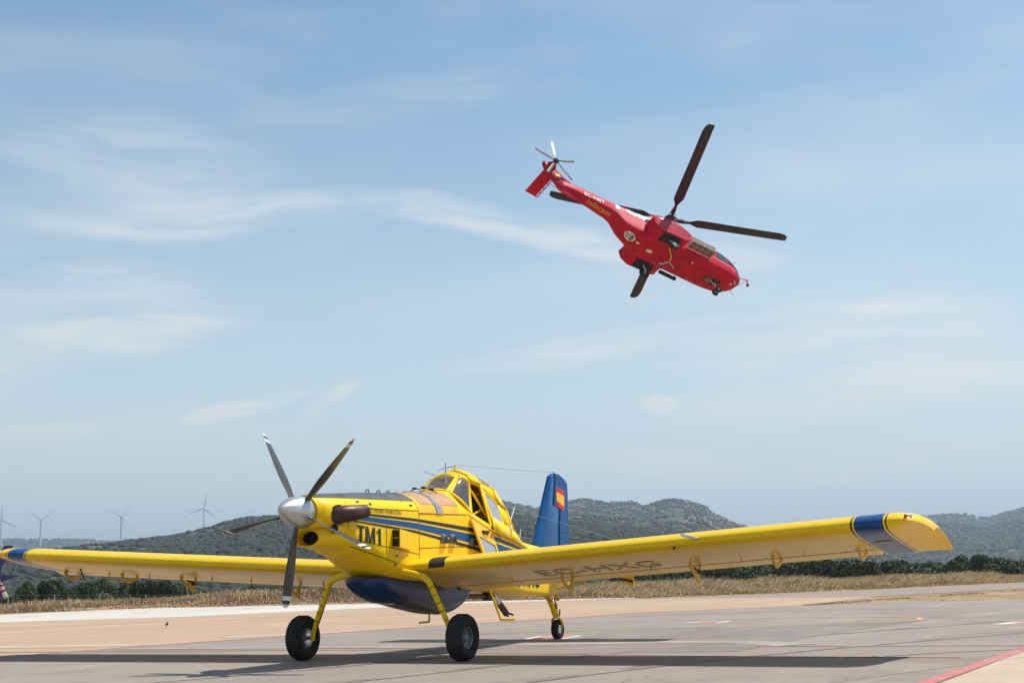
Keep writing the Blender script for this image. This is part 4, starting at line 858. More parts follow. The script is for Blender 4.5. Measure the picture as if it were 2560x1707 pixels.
for s in (1, -1):
    ring = lambda y: [wpt(y, q, naca(q, True)) for q in XU[::-1]] + [wpt(y, q, naca(q, False)) for q in XU[1:]]
    wg = MB().loft([ring(s * y) for y in (.42, 1.2, 2.4, 3.6, 4.8, 6.0, 7.0, 7.93)]).build('wing', m_wing, plane, True, 40)
    XF = [.735, .78, .84, .9, .95, 1.0]
    for nm, ya, yb in (('flap', .62, 4.96), ('aileron', 4.985, 7.90)):
        rg = lambda y: [wpt(y, .733, naca(.733, True) * .6)] + [wpt(y, q, naca(q, True) - (.0 if q > .74 else .004)) for q in XF] + [wpt(y, q, naca(q, False) + .002) for q in XF[::-1]]
        MB().loft([rg(s * y) for y in np.linspace(ya, yb, 5)]).build(nm, m_wing, wg, True, 30)
    # wing tip with its underside sweeping up to the end
    XT = XU + [.8, .88, .95, 1.0]; rr = []
    for y, f, xo, cf in [(y_, f_, x_, 1 + x_ / (CH * math.cos(INC))) for y_, f_, x_ in ((7.935, 0, 0), (8.3, 0, 0), (8.46, 0, 0), (8.54, .06, -.004), (8.64, .18, -.015), (8.74, .36, -.05), (8.81, .52, -.10), (8.87, .68, -.19), (8.915, .82, -.33), (8.945, .92, -.52), (8.96, .985, -.75))]:
        up = [(q, naca(q, True)) for q in XT[::-1]]; lo = [(q, naca(q, False) * (1 - f) + naca(q, True) * f - .003 * (f > .9)) for q in XT[1:-1]]
        rr.append([wpt(s * y, q, zc * (1 - .25 * f), xo, -.02 * f + math.sin(INC) * xo, CH * cf) for q, zc in up + lo])
    tip = MB().loft(rr).build('wing_tip', m_wing, wg, True, 40)
    b = MB(); b.lathe([(0, .024), (.02, .023), (.045, .014), (.055, .003)], wpt(s * 8.70, .03, .03), (.5, s * .85, .1), 14); nl = b.build('navigation_light', mat('nav_red' if s > 0 else 'nav_green', (.6, .02, .02) if s > 0 else (.02, .3, .08), .15, coat=.5), tip)
    MB().lathe([(0, .026), (.05, .022), (.07, .006)], wpt(s * 8.735, .06, .035), (.1, s * .9, .2), 12).build('strobe_light', m_white, tip)
    # black walkway patch wrapped round the leading edge by the root
    V = []; ys = np.linspace(.98, 1.28, 6); qs = [(.16, 1), (.1, 1), (.06, 1), (.03, 1), (.012, 1), (.004, 1), (0, 1), (.004, 0), (.012, 0)]
    for k, y in enumerate(ys):
        for q, up in qs:
            pnt = wpt(s * (y - .10 * (q ** .5) * 2), q, naca(q, bool(up))); cn = wpt(s * y, .2, 0.02); dv = pnt - cn; dv[1] = 0; V.append(pnt + dv / np.linalg.norm(dv) * .006)
    if s > 0: obj('leading_edge_patch', mesh_data('leading_edge_patch', V, grid_faces(len(ys), len(qs)), m_black, True), wg)
    # hoop-shaped hinge brackets below the trailing edge
    for y, kind in (((2.80, 1), (5.05, 2), (6.40, 0), (7.74, 0)) if s > 0 else ((2.72, 1), (5.15, 2), (6.60, 0), (8.05, 0))):
        p0 = under(s * min(y, 7.9), .73, 0); top = p0 + np.array([.0, 0, .03])
        def Q(L): return [(top[0] + a_, s * y, top[2] + c_) for a_, c_ in L]
        ou = [(.30, .045), (.33, -.03), (.30, -.12), (.22, -.20), (.13, -.265), (.07, -.275), (-.02, -.235), (-.12, -.18), (-.17, -.10), (-.155, -.04), (-.06, .0), (.12, .05)]
        inn = [(.23, .0), (.255, -.04), (.23, -.10), (.19, -.145), (.15, -.165), (.11, -.165), (.04, -.155), (-.06, -.13), (-.115, -.09), (-.11, -.06), (-.05, -.025), (.10, .01)]
        if kind:
            ou[4:7] = [(.06, -.34), (-.08, -.47), (-.10, -.40)]
            if kind == 1: inn = [(a_ * .98, c_) for a_, c_ in inn]; inn[3:7] = [(.17, -.17), (.10, -.22), (.0, -.33), (-.05, -.27)]
        ou = [(a_, c_ * .68) for a_, c_ in ou]; inn = [(a_, c_ * .68) for a_, c_ in inn]
        MB().ring_plate(Q(ou), Q(inn), (0, .022, 0)).build('hinge_bracket', m_yellow_d, wg, False)
        if kind == 1: MB().tube(Q([(-.10, -.30), (-.17, .06)]), .018, 6).build('bracket_strut', m_yellow_d, wg)
        if kind == 2:
            b = MB(); b.tube(Q([(.12, -.07), (.0, -.10), (-.1, -.16), (-.2, -.15)]), .016, 6); b.lathe([(0, .035), (.05, .035)], Q([(-.03, -.13)])[0], (0, 1, 0), 10); b.build('control_linkage', m_black, wg)
        if kind == 0: MB().tube(Q([(-.14, -.06), (-.10, -.12), (-.16, -.17)]), .012, 6).build('bracket_arm', m_black, wg)
    V = [under(s * y, q, .003) for y in np.linspace(.62, 7.9, 20) for q in (.720, .742)]; obj('hinge_gap', mesh_data('hinge_gap', V, grid_faces(20, 2), m_seam), wg)
    # small drain vents, inspection plates and a balance rod
    b = MB()
    for y in (1.9, 3.5, 4.4, 5.9, 6.9, 7.7):
        p0 = under(s * y, .58, 0); b.box((p0[0], s * y, p0[2] - .03), (.03, .012, .07))
    b.build('underside_lugs', m_yellow_d, wg, False)['kind'] = 'stuff'
b0 = under(-7.2, .35, 0); MB().tube([b0, b0 + np.array([-.25, -.12, -.20])], .014, 6).build('tie_down_rod', m_black, plane)
b0 = under(-7.35, .95, 0); MB().tube([b0 + np.array([0, -.35, -.10]), b0 + np.array([0, .35, -.10])], .012, 6).build('balance_rod', m_yellow_d, plane)
# pitot tube on the left wing
p0 = wpt(5.63, .0, 0.01); b = MB(); b.tube([p0 + np.array([-.1, 0, -.02]), p0 + np.array([.12, 0, .0]), p0 + np.array([.66, .0, .04])], [.024, .024, .022], 10); b.build('pitot_tube', m_alu, plane)
MB().lathe([(0, .02), (.03, .018)], wpt(5.25, .02, -.04), (1, 0, -.4), 10).build('stall_vane', m_dark, plane)
# landing light lens under the left tip
MB().plate([under(8.20 + .13 * math.cos(t), .42 + .035 * math.sin(t), .008) for t in np.arange(16) * math.pi / 8], (0, 0, .004)).build('landing_light_lens', m_tan, plane, False)
m_ghost = mat('weathered_grey_lettering', (.36, .265, .125), .5, var=.25, vs=5, dirt=(.62, .41, .03), dirt_amt=.6)
lettering('lettering', 'EC-HXG', lambda u, v: under(2.50 + 2.12 * u, .60 - .27 * v, .006), m_ghost, plane, .1, 'grey registration under the left wing')

# ------------------------------------------------------------------ landing gear
for s in (1, -1):
    b = MB(); b.tube([(.10, s * .45, 1.44), (.08, s * .74, 1.385), (.06, s * .88, 1.345), (.05, s * .97, 1.27), (.04, s * 1.03, 1.16), (.03, s * 1.10, 1.0), (.01, s * 1.22, .75), (0, s * 1.31, .54), (0, s * 1.345, .43), (0, s * 1.355, .33)], [.062, .060, .058, .056, .054, .052, .047, .043, .042, .044], 12, flat=.75, up=(1, 0, 0)); gl = b.build('gear_leg', m_yellow, plane)
    for f_ in (.1, .28, .46, .64, .84):
        p0 = np.array([.045, s * 1.0, 1.25]) * (1 - f_) + np.array([0, s * 1.31, .54]) * f_; MB().lathe([(0, .055 - .010 * f_), (.007, .055 - .010 * f_)], p0, (-.02, s * .4, -.92), 14).build('brake_line_clamp', m_black, gl)
    MB().tube([(-.06, s * 1.0, 1.25), (-.06, s * 1.18, .80), (-.04, s * 1.33, .42)], .009, 6).build('brake_line', m_black, gl)
    cy = s * 1.5526; R_ = .3744; wd = .142
    pr_ = [(-wd * .62, .165), (-wd * .78, .19), (-wd * .93, .235), (-wd, .28), (-wd * .95, .32), (-wd * .80, .350), (-wd * .55, .367), (-wd * .25, R_), (wd * .25, R_), (wd * .55, .367), (wd * .80, .350), (wd * .95, .32), (wd, .28), (wd * .93, .235), (wd * .78, .19), (wd * .62, .165)]
    wh = empty('wheel', (0, 0, 0)); wh.parent = plane
    wm = MB().lathe(pr_, (0, cy, R_), (0, 1, 0), 48, closed=True).build('tyre', m_rubber, wh, True, 40)
    for q in (-.06, -.02, .02, .06): MB().lathe([(q - .004, R_ + .0015), (q + .004, R_ + .0015), (q + .004, R_ - .01), (q - .004, R_ - .01)], (0, cy, R_), (0, 1, 0), 48, closed=True).build('tread_groove', m_dark, wh)
    MB().lathe([(-.09, .04), (-.09, .15), (-.1, .172), (-.085, .178), (-.06, .165), (.06, .165), (.085, .178), (.1, .172), (.09, .15), (.055, .14), (.04, .08), (.075, .06), (.085, .02)], (0, cy, R_), (0, s, 0), 32).build('rim', m_rim, wh)
    MB().lathe([(-.115, .05), (-.115, .13), (-.10, .135), (-.09, .13)], (0, cy, R_), (0, s, 0), 28).build('brake_disc', m_alu, wh)
    b = MB()
    for k in range(16):
        t = k * math.pi / 8; b.box((.11 * math.cos(t), cy - s * .118, R_ + .11 * math.sin(t)), (.02, .02, .02))
    b.build('disc_bolts', m_rim, wh, False)['kind'] = 'stuff'
    MB().tube([(0, s * 1.33, .37), (0, cy - s * .08, R_)], .03, 10).build('axle', m_rim, wh)
# tail wheel
tw = MB(); tw.tube([(-6.22, 0, .95), (-6.42, 0, .82), (-6.56, 0, .64), (-6.64, 0, .50)], [.075, .072, .06, .058], 12, flat=.8, up=(0, 1, 0)); tw.build('tail_gear_leg', m_yellow, plane)
b = MB(); b.tube([(-6.68, .0, .72), (-6.70, 0, .52), (-6.71, 0, .43)], [.05, .05, .062], 14); b.lathe([(0, .075), (.05, .075)], (-6.705, 0, .47), (0, 0, 1), 14); b.build('tail_gear_pivot', m_yellow, plane)
for s in (1, -1):
    MB().tube([(-6.71, s * .03, .44), (-6.73, s * .085, .41), (-6.76, s * .105, .33), (-6.775, s * .10, .21)], [.035, .034, .03, .028], 10, flat=.6).build('tail_fork', m_yellow, plane)
tl = empty('tail_wheel'); tl.parent = plane
MB().lathe([(-.05, .085), (-.07, .12), (-.075, .155), (-.062, .188), (-.03, .2), (.03, .2), (.062, .188), (.075, .155), (.07, .12), (.05, .085)], (-6.775, 0, .2), (0, 1, 0), 36, closed=True).build('tyre', m_rubber, tl, True, 40)
MB().lathe([(-.055, .02), (-.05, .09), (.05, .09), (.055, .02)], (-6.775, 0, .2), (0, 1, 0), 24).build('rim', m_alu, tl)
b = MB(); b.tube([(-6.62, .02, .83), (-6.66, .04, .62)], .014, 6); b.tube([(-6.82, .04, .60), (-6.80, .04, .48), (-6.74, .04, .46)], .016, 6); b.tube([(-6.25, .05, .86), (-6.32, .06, .80), (-6.42, .06, .78)], .008, 6); b.build('tail_gear_linkage', m_black, plane)
b = MB(); b.tube([(-6.6, 0, 1.0), (-6.72, 0, .9), (-6.8, .02, .80)], .05, 8); b.build('tail_gear_fitting', m_yellow_d, plane)

# ------------------------------------------------------------------ tail surfaces
def foil(outline, tk, m, name, parent, axis='y', thick=None):
    "outline in the (x,z) or (x,y) plane given as leading and trailing chains"
    le, te = outline; R_ = []
    for (a, b_), k in zip(zip(le, te), thick):
        a = np.array(a, float); b_ = np.array(b_, float); up = []; lo = []
        for q in (0, .03, .1, .25, .45, .7, 1.): 
            h = k * (2.6 * q ** .5 * (1 - q) + .06 * (1 - q) + .02); c_ = a + (b_ - a) * q; off = np.array([0, h, 0]) if axis == 'y' else np.array([0, 0, h])
            up.append(c_ + off); lo.append(c_ - off)
        R_.append(up[::-1] + lo[1:])
    return MB().loft(R_).build(name, m, parent, True, 30)
fn = foil(([(-5.70, 0, 1.80), (-5.95, 0, 2.31), (-6.135, 0, 2.63), (-6.18, 0, 2.70), (-6.535, 0, 3.32), (-6.66, 0, 3.385)], [(-6.92, 0, 1.80), (-6.96, 0, 2.31), (-7.015, 0, 2.635), (-6.715, 0, 2.71), (-6.80, 0, 3.32), (-6.80, 0, 3.39)]), 1, m_blue, 'fin', plane, 'y', [.085, .08, .075, .07, .055, .03])
V = [(-6.935, 1.45), (-6.975, 2.3), (-7.035, 2.655), (-6.73, 2.73), (-6.815, 3.31), (-6.80, 3.40), (-7.0, 3.385), (-7.2, 3.325), (-7.36, 3.245), (-7.415, 3.19), (-7.42, 3.12), (-7.43, 1.9), (-7.5, 1.15), (-7.28, 1.05)]
rd = MB(); rr = []
n = len(V)
inner = [(x + (.05 if k < 6 else (.0 if k < 10 else 0)), z) for k, (x, z) in enumerate(V)]
rd.plate([(x, 0, z) for x, z in V], (0, .05, 0)); rudder = rd.build('rudder', m_blue, plane, False)
bv = rudder.modifiers.new('bevel', 'BEVEL'); bv.width = .02; bv.segments = 3
for s in (1, -1):
    b = MB()
    for z in (1.5, 1.85, 2.2): b.tube([(-6.98, s * .022, z), (-7.40, s * .022, z - .02)], .012, 8)
    b.build('rudder_stiffener', m_blue, rudder)
    for k, (za, zb_, m) in enumerate(((0, .25, m_redpaint), (.25, .75, m_flagyel), (.75, 1, m_redpaint))):
        P4 = [(-6.845, 3.115), (-7.225, 3.035), (-7.205, 2.60), (-6.865, 2.73)]
        P4 = np.array(P4); q = lambda u, v: (P4[0] * (1 - u) + P4[1] * u) * (1 - v) + (P4[3] * (1 - u) + P4[2] * u) * v
        c4 = [q(0, za), q(1, za), q(1, zb_), q(0, zb_)]
        MB().add([(a, s * .0285, c) for a, c in c4], [(0, 1, 2, 3)]).build('flag_band', m, rudder, False)
m_stab = wingmat('tailplane_paint')
for s in (1, -1):
    Lx = lambda y: [(-5.95 - .10 * y, s * y, 1.43)][0]
    ys = [.12, 1.0, 2.2, 2.95, 3.15, 3.22]; le = [(-6.0 - .06 * y - (.0 if y < 3 else (.08 if y < 3.2 else .3)), s * y, 1.44) for y in ys]; te = [(-6.72, s * y, 1.41) for y in ys]
    hs = foil((le, te), 1, m_yellow, 'tailplane', plane, 'z', [.06, .058, .05, .045, .03, .012])
    ys2 = [.2, 1.0, 2.2, 2.95, 3.15]
    el_ = foil(([(-6.74, s * y, 1.41) for y in ys2], [(-7.28 + (.1 if y > 3 else 0), s * y, 1.36) for y in ys2]), 1, m_yellow, 'elevator', plane, 'z', [.04, .04, .036, .03, .02])
    foil(([(-7.28, s * y, 1.375) for y in (1.0, 1.2, 1.42)], [(-7.46, s * y, 1.30) for y in (1.0, 1.2, 1.42)]), 1, m_yellow, 'trim_tab', el_, 'z', [.014] * 3)
    MB().tube([(-6.55, s * .08, .99), (-6.5, s * .55, 1.12), (-6.45, s * 1.9, 1.40)], .022, 8, flat=.6).build('tailplane_brace', m_yellow_d, plane)
    # drooping stripe-painted servo tab
    b = MB(); b.plate([(-7.15, s * 1.30, 1.34), (-7.15, s * 1.56, 1.34), (-7.22, s * 1.55, 1.03), (-7.20, s * 1.42, 1.07), (-7.17, s * 1.32, 1.15)], (.03, 0, 0)); b.build('servo_tab', m_yellow, el_, False)
    MB().plate([(-7.13, s * 1.31, 1.20), (-7.13, s * 1.558, 1.16), (-7.14, s * 1.556, 1.10), (-7.14, s * 1.315, 1.16)], (.012, 0, 0)).build('tab_stripe', m_black, el_, False)
    # dark chevrons on the tail cone below the tailplane
    for k in (0, 1):
        c = [(-6.70 - k * .22, 1.24), (-6.82 - k * .22, 1.22), (-7.02 - k * .2, 1.14), (-6.92 - k * .2, 1.14)]
        FU_.patch('tail_stripe', c, m_black, fus, s, 5, 2)

# ------------------------------------------------------------------ cabin
PO = [[(-1.62, .42, 2.66), (-1.78, .335, 2.82), (-2.26, .265, 3.12), (-2.33, .21, 3.175), (-2.42, 0, 3.205)],
      [(-2.13, .592, 2.36), (-2.17, .575, 2.43), (-2.41, .405, 3.03), (-2.45, .32, 3.13), (-2.56, 0, 3.24)],
      [(-2.97, .592, 2.12), (-2.94, .578, 2.20), (-2.83, .405, 2.97), (-2.84, .32, 3.09), (-2.86, 0, 3.25)],
      [(-3.03, .582, 2.10), (-3.0, .545, 2.38), (-2.93, .415, 2.88), (-2.96, .30, 3.05), (-3.0, 0, 3.235)],
      [(-3.75, .53, 1.98), (-3.63, .485, 2.24), (-3.53, .365, 2.68), (-3.57, .27, 2.92), (-3.62, 0, 3.08)],
      [(-4.32, .44, 1.88), (-4.22, .37, 2.12), (-4.02, .29, 2.56), (-3.97, .21, 2.72), (-3.95, 0, 2.83)],
      [(-4.72, .38, 1.80), (-4.58, .29, 1.97), (-4.40, .18, 2.12), (-4.36, .10, 2.18), (-4.35, 0, 2.22)]]
PO = np.array(PO)
def bilin(a, b, c, d, u, v): return (a * (1 - u) + b * u) * (1 - v) + (d * (1 - u) + c * u) * v
cab = MB(); GL = []
def panel(a, b, c, d, mu, mv, bow, kind, n=6):
    "framed opening: a b = bottom edge, d c = top edge"
    nv = np.cross(b - a, d - a); nv /= np.linalg.norm(nv)
    def pt(u, v): return bilin(a, b, c, d, u, v) + nv * bow * math.sin(math.pi * min(max(u, 0), 1)) * .9
    us = [0] + list(np.linspace(mu[0], 1 - mu[1], n)) + [1]; vs = [0, mv[0], 1 - mv[1], 1]
    V = [pt(u, v) for u in us for v in vs]; k = len(vs)
    F = [(i * k + j, (i + 1) * k + j, (i + 1) * k + j + 1, i * k + j + 1) for i in range(len(us) - 1) for j in range(3) if not (j == 1 and 1 <= i <= len(us) - 3)]
    cab.add(V, F)
    GL.append((kind, [pt(u, v) - nv * .008 for u in np.linspace(mu[0] - .005, 1 - mu[1] + .005, n) for v in np.linspace(mv[0] - .005, 1 - mv[1] + .005, 4)], n))
for s in (1, -1):
    K = PO * np.array([1, s, 1]); st = 1 if s > 0 else -1
    def quad(i, j, r0, r1): 
        a, b_, c_, d_ = K[i][r0], K[j][r0], K[j][r1], K[i][r1]; return a, b_, c_, d_
    for i in range(6):
        for r in (0, 2, 3):
            if i == 1 and r == 0: cab.add(list(quad(i, i + 1, 0, 1)), [(0, 1, 2, 3)]); continue
            cab.add(list(quad(i, i + 1, r, r + 1)), [(0, 1, 2, 3)])
        if i in (2, 4, 5): cab.add(list(quad(i, i + 1, 1, 2)), [(0, 1, 2, 3)])
    a = quad(0, 1, 1, 2); panel(*a, (.10, .07), (.07, .06), .05 * s, 'quarter_window', 8)
    a = quad(1, 2, 1, 2)
    if s > 0: panel(*a, (.05, .05), (.03, .04), .0, 'open', 6)
    else: panel(*a, (.06, .06), (.06, .05), .0, 'door_window', 6)
    a = quad(3, 4, 1, 2); panel(*a, (.06, .07), (.06, .06), .0, 'rear_window', 6)
A0, B0 = PO[0] * np.array([1, -1, 1]), PO[0]
panel(A0[1], B0[1], B0[2], A0[2], (.10, .10), (.10, .10), .06, 'windshield', 10)
for r in (0, 2, 3): 
    V = [];
    for k in range(9):
        u = k / 8; bow = np.array([.054 * math.sin(math.pi * u), 0, .03 * math.sin(math.pi * u)]) * (1 if r < 3 else .5)
        V += [A0[r] * (1 - u) + B0[r] * u + bow * (1.2 if r == 0 else 1), A0[r + 1] * (1 - u) + B0[r + 1] * u + bow]
    cab.add(V, [(2 * k, 2 * k + 2, 2 * k + 3, 2 * k + 1) for k in range(8)])
cabin = cab.build('cabin', m_yellow, plane, True, 11)
so = cabin.modifiers.new('thickness', 'SOLIDIFY'); so.thickness = .03; so.offset = -1
for kind, V, n in GL:
    if kind == 'open': continue
    obj(kind, mesh_data(kind, V, grid_faces(n, 4), m_glass_d if kind == 'rear_window' else m_glass, True), cabin)
# skylight strip in the roof
MB().plate([(-2.92, .33, 3.09), (-3.38, .30, 2.985), (-3.34, .22, 3.05), (-2.96, .24, 3.14)], (.0, .01, .02)).build('skylight', m_glass_d, cabin, False)
# interior
b = MB(); b.box((-2.98, 0, 2.42), (.10, .44, .50), [[.97, 0, -.2], [0, 1, 0], [.2, 0, .97]]); b.box((-3.06, 0, 2.76), (.07, .24, .18)); b.box((-2.74, 0, 2.22), (.50, .44, .10)); b.build('pilot_seat', m_seat, plane, True)
b = MB(); b.box((-2.12, 0, 2.52), (.30, .78, .34), [[.9, 0, .3], [0, 1, 0], [-.3, 0, .9]]); b.build('instrument_panel', m_dark, plane, False)
b = MB()
for s in (1, -1): b.tube([(-2.42, s * .34, 3.0), (-3.35, s * .42, 2.15)], .022, 8); b.tube([(-3.4, s * .24, 2.85), (-3.5, s * .36, 2.1)], .022, 8); b.tube([(-2.5, s * .40, 2.42), (-3.3, s * .30, 2.62)], .016, 8)
b.tube([(-3.4, -.30, 2.85), (-3.4, .30, 2.85)], .022, 8); b.tube([(-3.45, -.36, 2.4), (-3.45, .36, 2.4)], .022, 8); b.build('roll_cage', m_yellow, plane)
MB().box((-3.62, 0, 2.34), (.03, .62, .72)).build('rear_bulkhead', m_yellow_d, plane, False)
MB().tube([(-2.45, .08, 2.3), (-2.40, .10, 2.5), (-2.44, .12, 2.66)], .016, 8).build('control_stick', m_black, plane)
# open door hanging down on the left
H0, H1 = np.array([-2.05, .61, 2.35]), np.array([-2.86, .61, 2.10]); D0, D1 = np.array([-2.20, .80, 1.66]), np.array([-2.86, .80, 1.50])
dr = MB(); us = [0, .09, .91, 1]; vs = [0, .36, .42, .93, 1]
V = [bilin(H0, H1, D1, D0, u, v) for u in us for v in vs]; k = 5
F = [(i * k + j, (i + 1) * k + j, (i + 1) * k + j + 1, i * k + j + 1) for i in range(3) for j in range(4) if not (i == 1 and j == 2)]
dr.add(V, F); door = dr.build('door', m_orange, plane, False); so = door.modifiers.new('thickness', 'SOLIDIFY'); so.thickness = .035; so.offset = 0
obj('door_pane', mesh_data('door_pane', [bilin(H0, H1, D1, D0, u, v) for u in (.08, .92) for v in (.41, .94)], [(0, 1, 3, 2)], m_glass_d), door)
b = MB(); q = bilin(H0, H1, D1, D0, .5, .18) + np.array([.0, .03, 0]); b.box(q, (.22, .04, .05)); b.tube([q + (.1, .03, .02), q + (-.02, .05, -.05), q + (-.14, .03, .03)], .012, 6); b.build('door_latch', m_exh, door)
MB().tube([(-2.88, .58, 2.22), (-3.08, .62, 2.10), (-3.2, .60, 2.0)], .012, 6).build('door_stay', m_exh, door)
MB().plate([H1 + (.0, .0, .02), H1 + (-.12, .12, -.03), H1 + (.18, .12, .05)], (0, .0, .012)).build('door_shelf', m_orange, door, False)
# cabin decal: white over red
cq = [np.array(v) for v in ((-3.80, .475, 2.26), (-3.93, .435, 2.26), (-4.02, .425, 1.97), (-3.90, .47, 1.98))]
nv = np.cross(cq[1] - cq[0], cq[3] - cq[0]); nv /= np.linalg.norm(nv); nv *= math.copysign(.03, nv[1])
for va, vb, m in ((0, .5, m_white), (.5, 1, m_redpaint)):
    obj('sticker', mesh_data('sticker', [bilin(*cq, u, v) + nv for u, v in ((0, va), (1, va), (1, vb), (0, vb))], [(0, 1, 2, 3)], m), cabin)
MB().lathe([(0, .04), (.008, .04)], (-4.02, .41, 1.93), (.15, 1, .2), 14).build('static_port', m_rim, cabin)
# antennas, mirror, wipers, wires
ms = MB(); ms.tube([(-2.60, .0, 3.24), (-2.64, .0, 3.37)], [.022, .014], 8); ms.build('antenna_mast', m_yellow, plane)
MB().tube([(-2.64, 0, 3.355), (-4.7, 0, 3.375), (-6.80, 0, 3.415)], .0045, 5).build('aerial_wire', m_wire, plane)
MB().tube([(-6.80, 0, 3.36), (-6.80, 0, 3.425)], .012, 6).build('wire_post', m_black, plane)
MB().tube([(-2.18, .05, 3.36), (-2.10, .10, 3.12), (-2.02, .14, 2.98)], .012, 6).build('thermometer_probe', m_alu, plane)
MB().tube([(-2.32, -.25, 3.16), (-2.20, -.42, 3.24)], .006, 5).build('left_whip', m_wire, plane).name = 'whip_antenna'
b = MB(); b.tube([(-1.72, -.24, 2.85), (-1.93, -.10, 2.90), (-2.10, .02, 3.04)], .010, 6); b.build('wiper', m_black, plane)
b = MB(); b.tube([(-2.1, -.05, 3.235), (-2.35, 0, 3.30), (-2.62, 0, 3.33)], .007, 5); b.build('cable_run', m_black, plane)
b = MB(); b.tube([(-1.30, -.42, 2.72), (-1.32, -.1, 2.87), (-1.34, .15, 2.87), (-1.36, .34, 2.78)], .009, 6)
for y, z in ((-.3, 2.80), (-.1, 2.86), (.08, 2.87), (.25, 2.83)): b.box((-1.33, y, z + .02), (.07, .05, .035))
b.build('windshield_washer_bar', m_black, plane)
b = MB()
for x in (.32, -.02, -.32): b.tube([(x + .05, -.02, 2.745), (x + .04, -.02, 2.79), (x - .03, -.02, 2.80), (x - .05, -.02, 2.75)], .010, 6)
b.build('lifting_eyes', m_black, plane)['kind'] = 'stuff'
b = MB(); b.tube([(.02, .42, 2.60), (0.0, .45, 2.60), (-.02, .42, 2.60)], .012, 6); b.box((-.18, .50, 2.52), (.07, .04, .04)); b.tube([(-1.78, .43, 2.66), (-1.92, .52, 2.50), (-1.98, .54, 2.44)], .012, 6); b.build('grab_handle', m_black, plane)
MB().tube([(-4.55, .02, 2.12), (-4.93, .03, 2.66)], [.02, .008], 8).build('blade_antenna', m_white, plane)
MB().tube([(-5.1, .02, 1.98), (-5.18, .02, 2.22)], [.012, .006], 8).build('blade_antenna', m_white, plane)
MB().tube([(-3.95, .06, 2.72), (-5.1, 1.65, 2.08), (-6.2, 3.15, 1.47)], .0014, 5).build('aerial_wire', m_wire, plane)

# ================================================================== THE RED HELICOPTER IN FLIGHT
heli = tag(empty('helicopter'), 'red rescue-type helicopter banking in the sky with white registration on its tail boom', 'helicopter')
HT = (-64.06377, -18.84215, 22.86612); HR = [[-.78491, -.38077, -.4888], [.5289, -.82269, -.20844], [-.32276, -.42214, .84713]]
heli.matrix_world = Matrix([[*HR[0], HT[0]], [*HR[1], HT[1]], [*HR[2], HT[2]], [0, 0, 0, 1]])
RED = (.54, .006, .026)
m_hred = mat('red_paint', RED, .4, coat=.04, var=.07, vs=.8, dirt=(.30, .006, .012), dirt_amt=.3, spec=.12)
m_hred2 = mat('crimson_paint', (.38, .006, .03), .38, coat=.08, var=.07, vs=.8, spec=.2)
m_rotor = mat('rotor_blade_black', (.028, .022, .021), .55, var=.25, vs=1.5)
m_rust = mat('blade_edge_brown', (.14, .07, .04), .5, metal=.3, var=.2)
m_hwin = mat('dark_tinted_window', (.03, .045, .06), .08, coat=.8, var=.2)
m_cream = mat('cream_marking', (.74, .68, .58), .5, var=.04); m_hink = mat('dark_marking', (.02, .02, .025), .5); m_yin = mat('amber_lettering', (.75, .36, .01), .4, var=.05)
m_grey = mat('light_grey_marking', (.45, .47, .49), .4, var=.06); m_mesh = mat('basket_brown', (.20, .13, .09), .7, var=.3, vs=4)
HF = Hull([(5.15, -2.70, -2.74, -2.78, -2.82, .06, 2, 2), (5.05, -2.52, -2.72, -2.85, -3.02, .33, 2, 2), (4.8, -2.34, -2.66, -2.95, -3.26, .60, 2, 2.2), (4.4, -2.14, -2.55, -3.05, -3.46, .82, 2, 2.5), (3.9, -1.96, -2.45, -3.12, -3.59, .96, 2.2, 2.8), (3.3, -1.80, -2.35, -3.18, -3.65, 1.03, 2.4, 3),
    (2.6, -1.70, -2.3, -3.2, -3.68, 1.06, 2.5, 3.2), (1, -1.66, -2.3, -3.2, -3.70, 1.07, 2.5, 3.2), (-1, -1.66, -2.3, -3.2, -3.72, 1.07, 2.5, 3.2), (-2.2, -1.66, -2.3, -3.2, -3.72, 1.0, 2.4, 3), (-2.9, -1.6, -2.2, -3.2, -3.68, .84, 2.3, 2.8), (-3.5, -1.5, -2.1, -3.05, -3.48, .70, 2.2, 2.6), (-4.0, -1.42, -1.95, -2.85, -3.22, .60, 2, 2.4),
    (-4.5, -1.38, -1.9, -2.35, -2.68, .50, 2, 2.1), (-5.5, -1.365, -1.85, -2.12, -2.42, .43, 2, 2), (-6.8, -1.36, -1.75, -1.98, -2.22, .345, 2, 2), (-7.6, -1.36, -1.7, -1.88, -2.10, .27, 2, 2), (-8.25, -1.42, -1.7, -1.85, -2.05, .18, 2, 2)])
hf = HF.build('fuselage', m_hred, heli, .25)
EC = Hull([(1.75, -1.72, -1.75, -1.8, -1.85, .35, 2, 2), (1.35, -1.35, -1.6, -1.8, -1.9, .62, 2.4, 2), (.9, -1.08, -1.5, -1.8, -1.9, .78, 2.4, 2), (.3, -.80, -1.4, -1.8, -1.95, .84, 2.4, 2), (-.4, -.66, -1.35, -1.8, -1.95, .86, 2.2, 2), (-1.2, -.74, -1.35, -1.7, -1.9, .80, 2.2, 2), (-1.8, -.92, -1.4, -1.65, -1.8, .62, 2.2, 2), (-2.4, -1.20, -1.5, -1.6, -1.7, .40, 2, 2), (-3.0, -1.45, -1.55, -1.6, -1.65, .12, 2, 2)])
ec = EC.build('engine_cowling', m_hred2, heli, .25)
for s in (1, -1):
    MB().loft([[(1.15 + dx, s * (.42 + w * math.cos(t)), -1.42 + w * math.sin(t)) for t in np.arange(16) * math.pi / 8] for dx, w in ((-.25, .2), (.25, .2), (.32, .17))]).build('engine_intake', m_grey, ec)
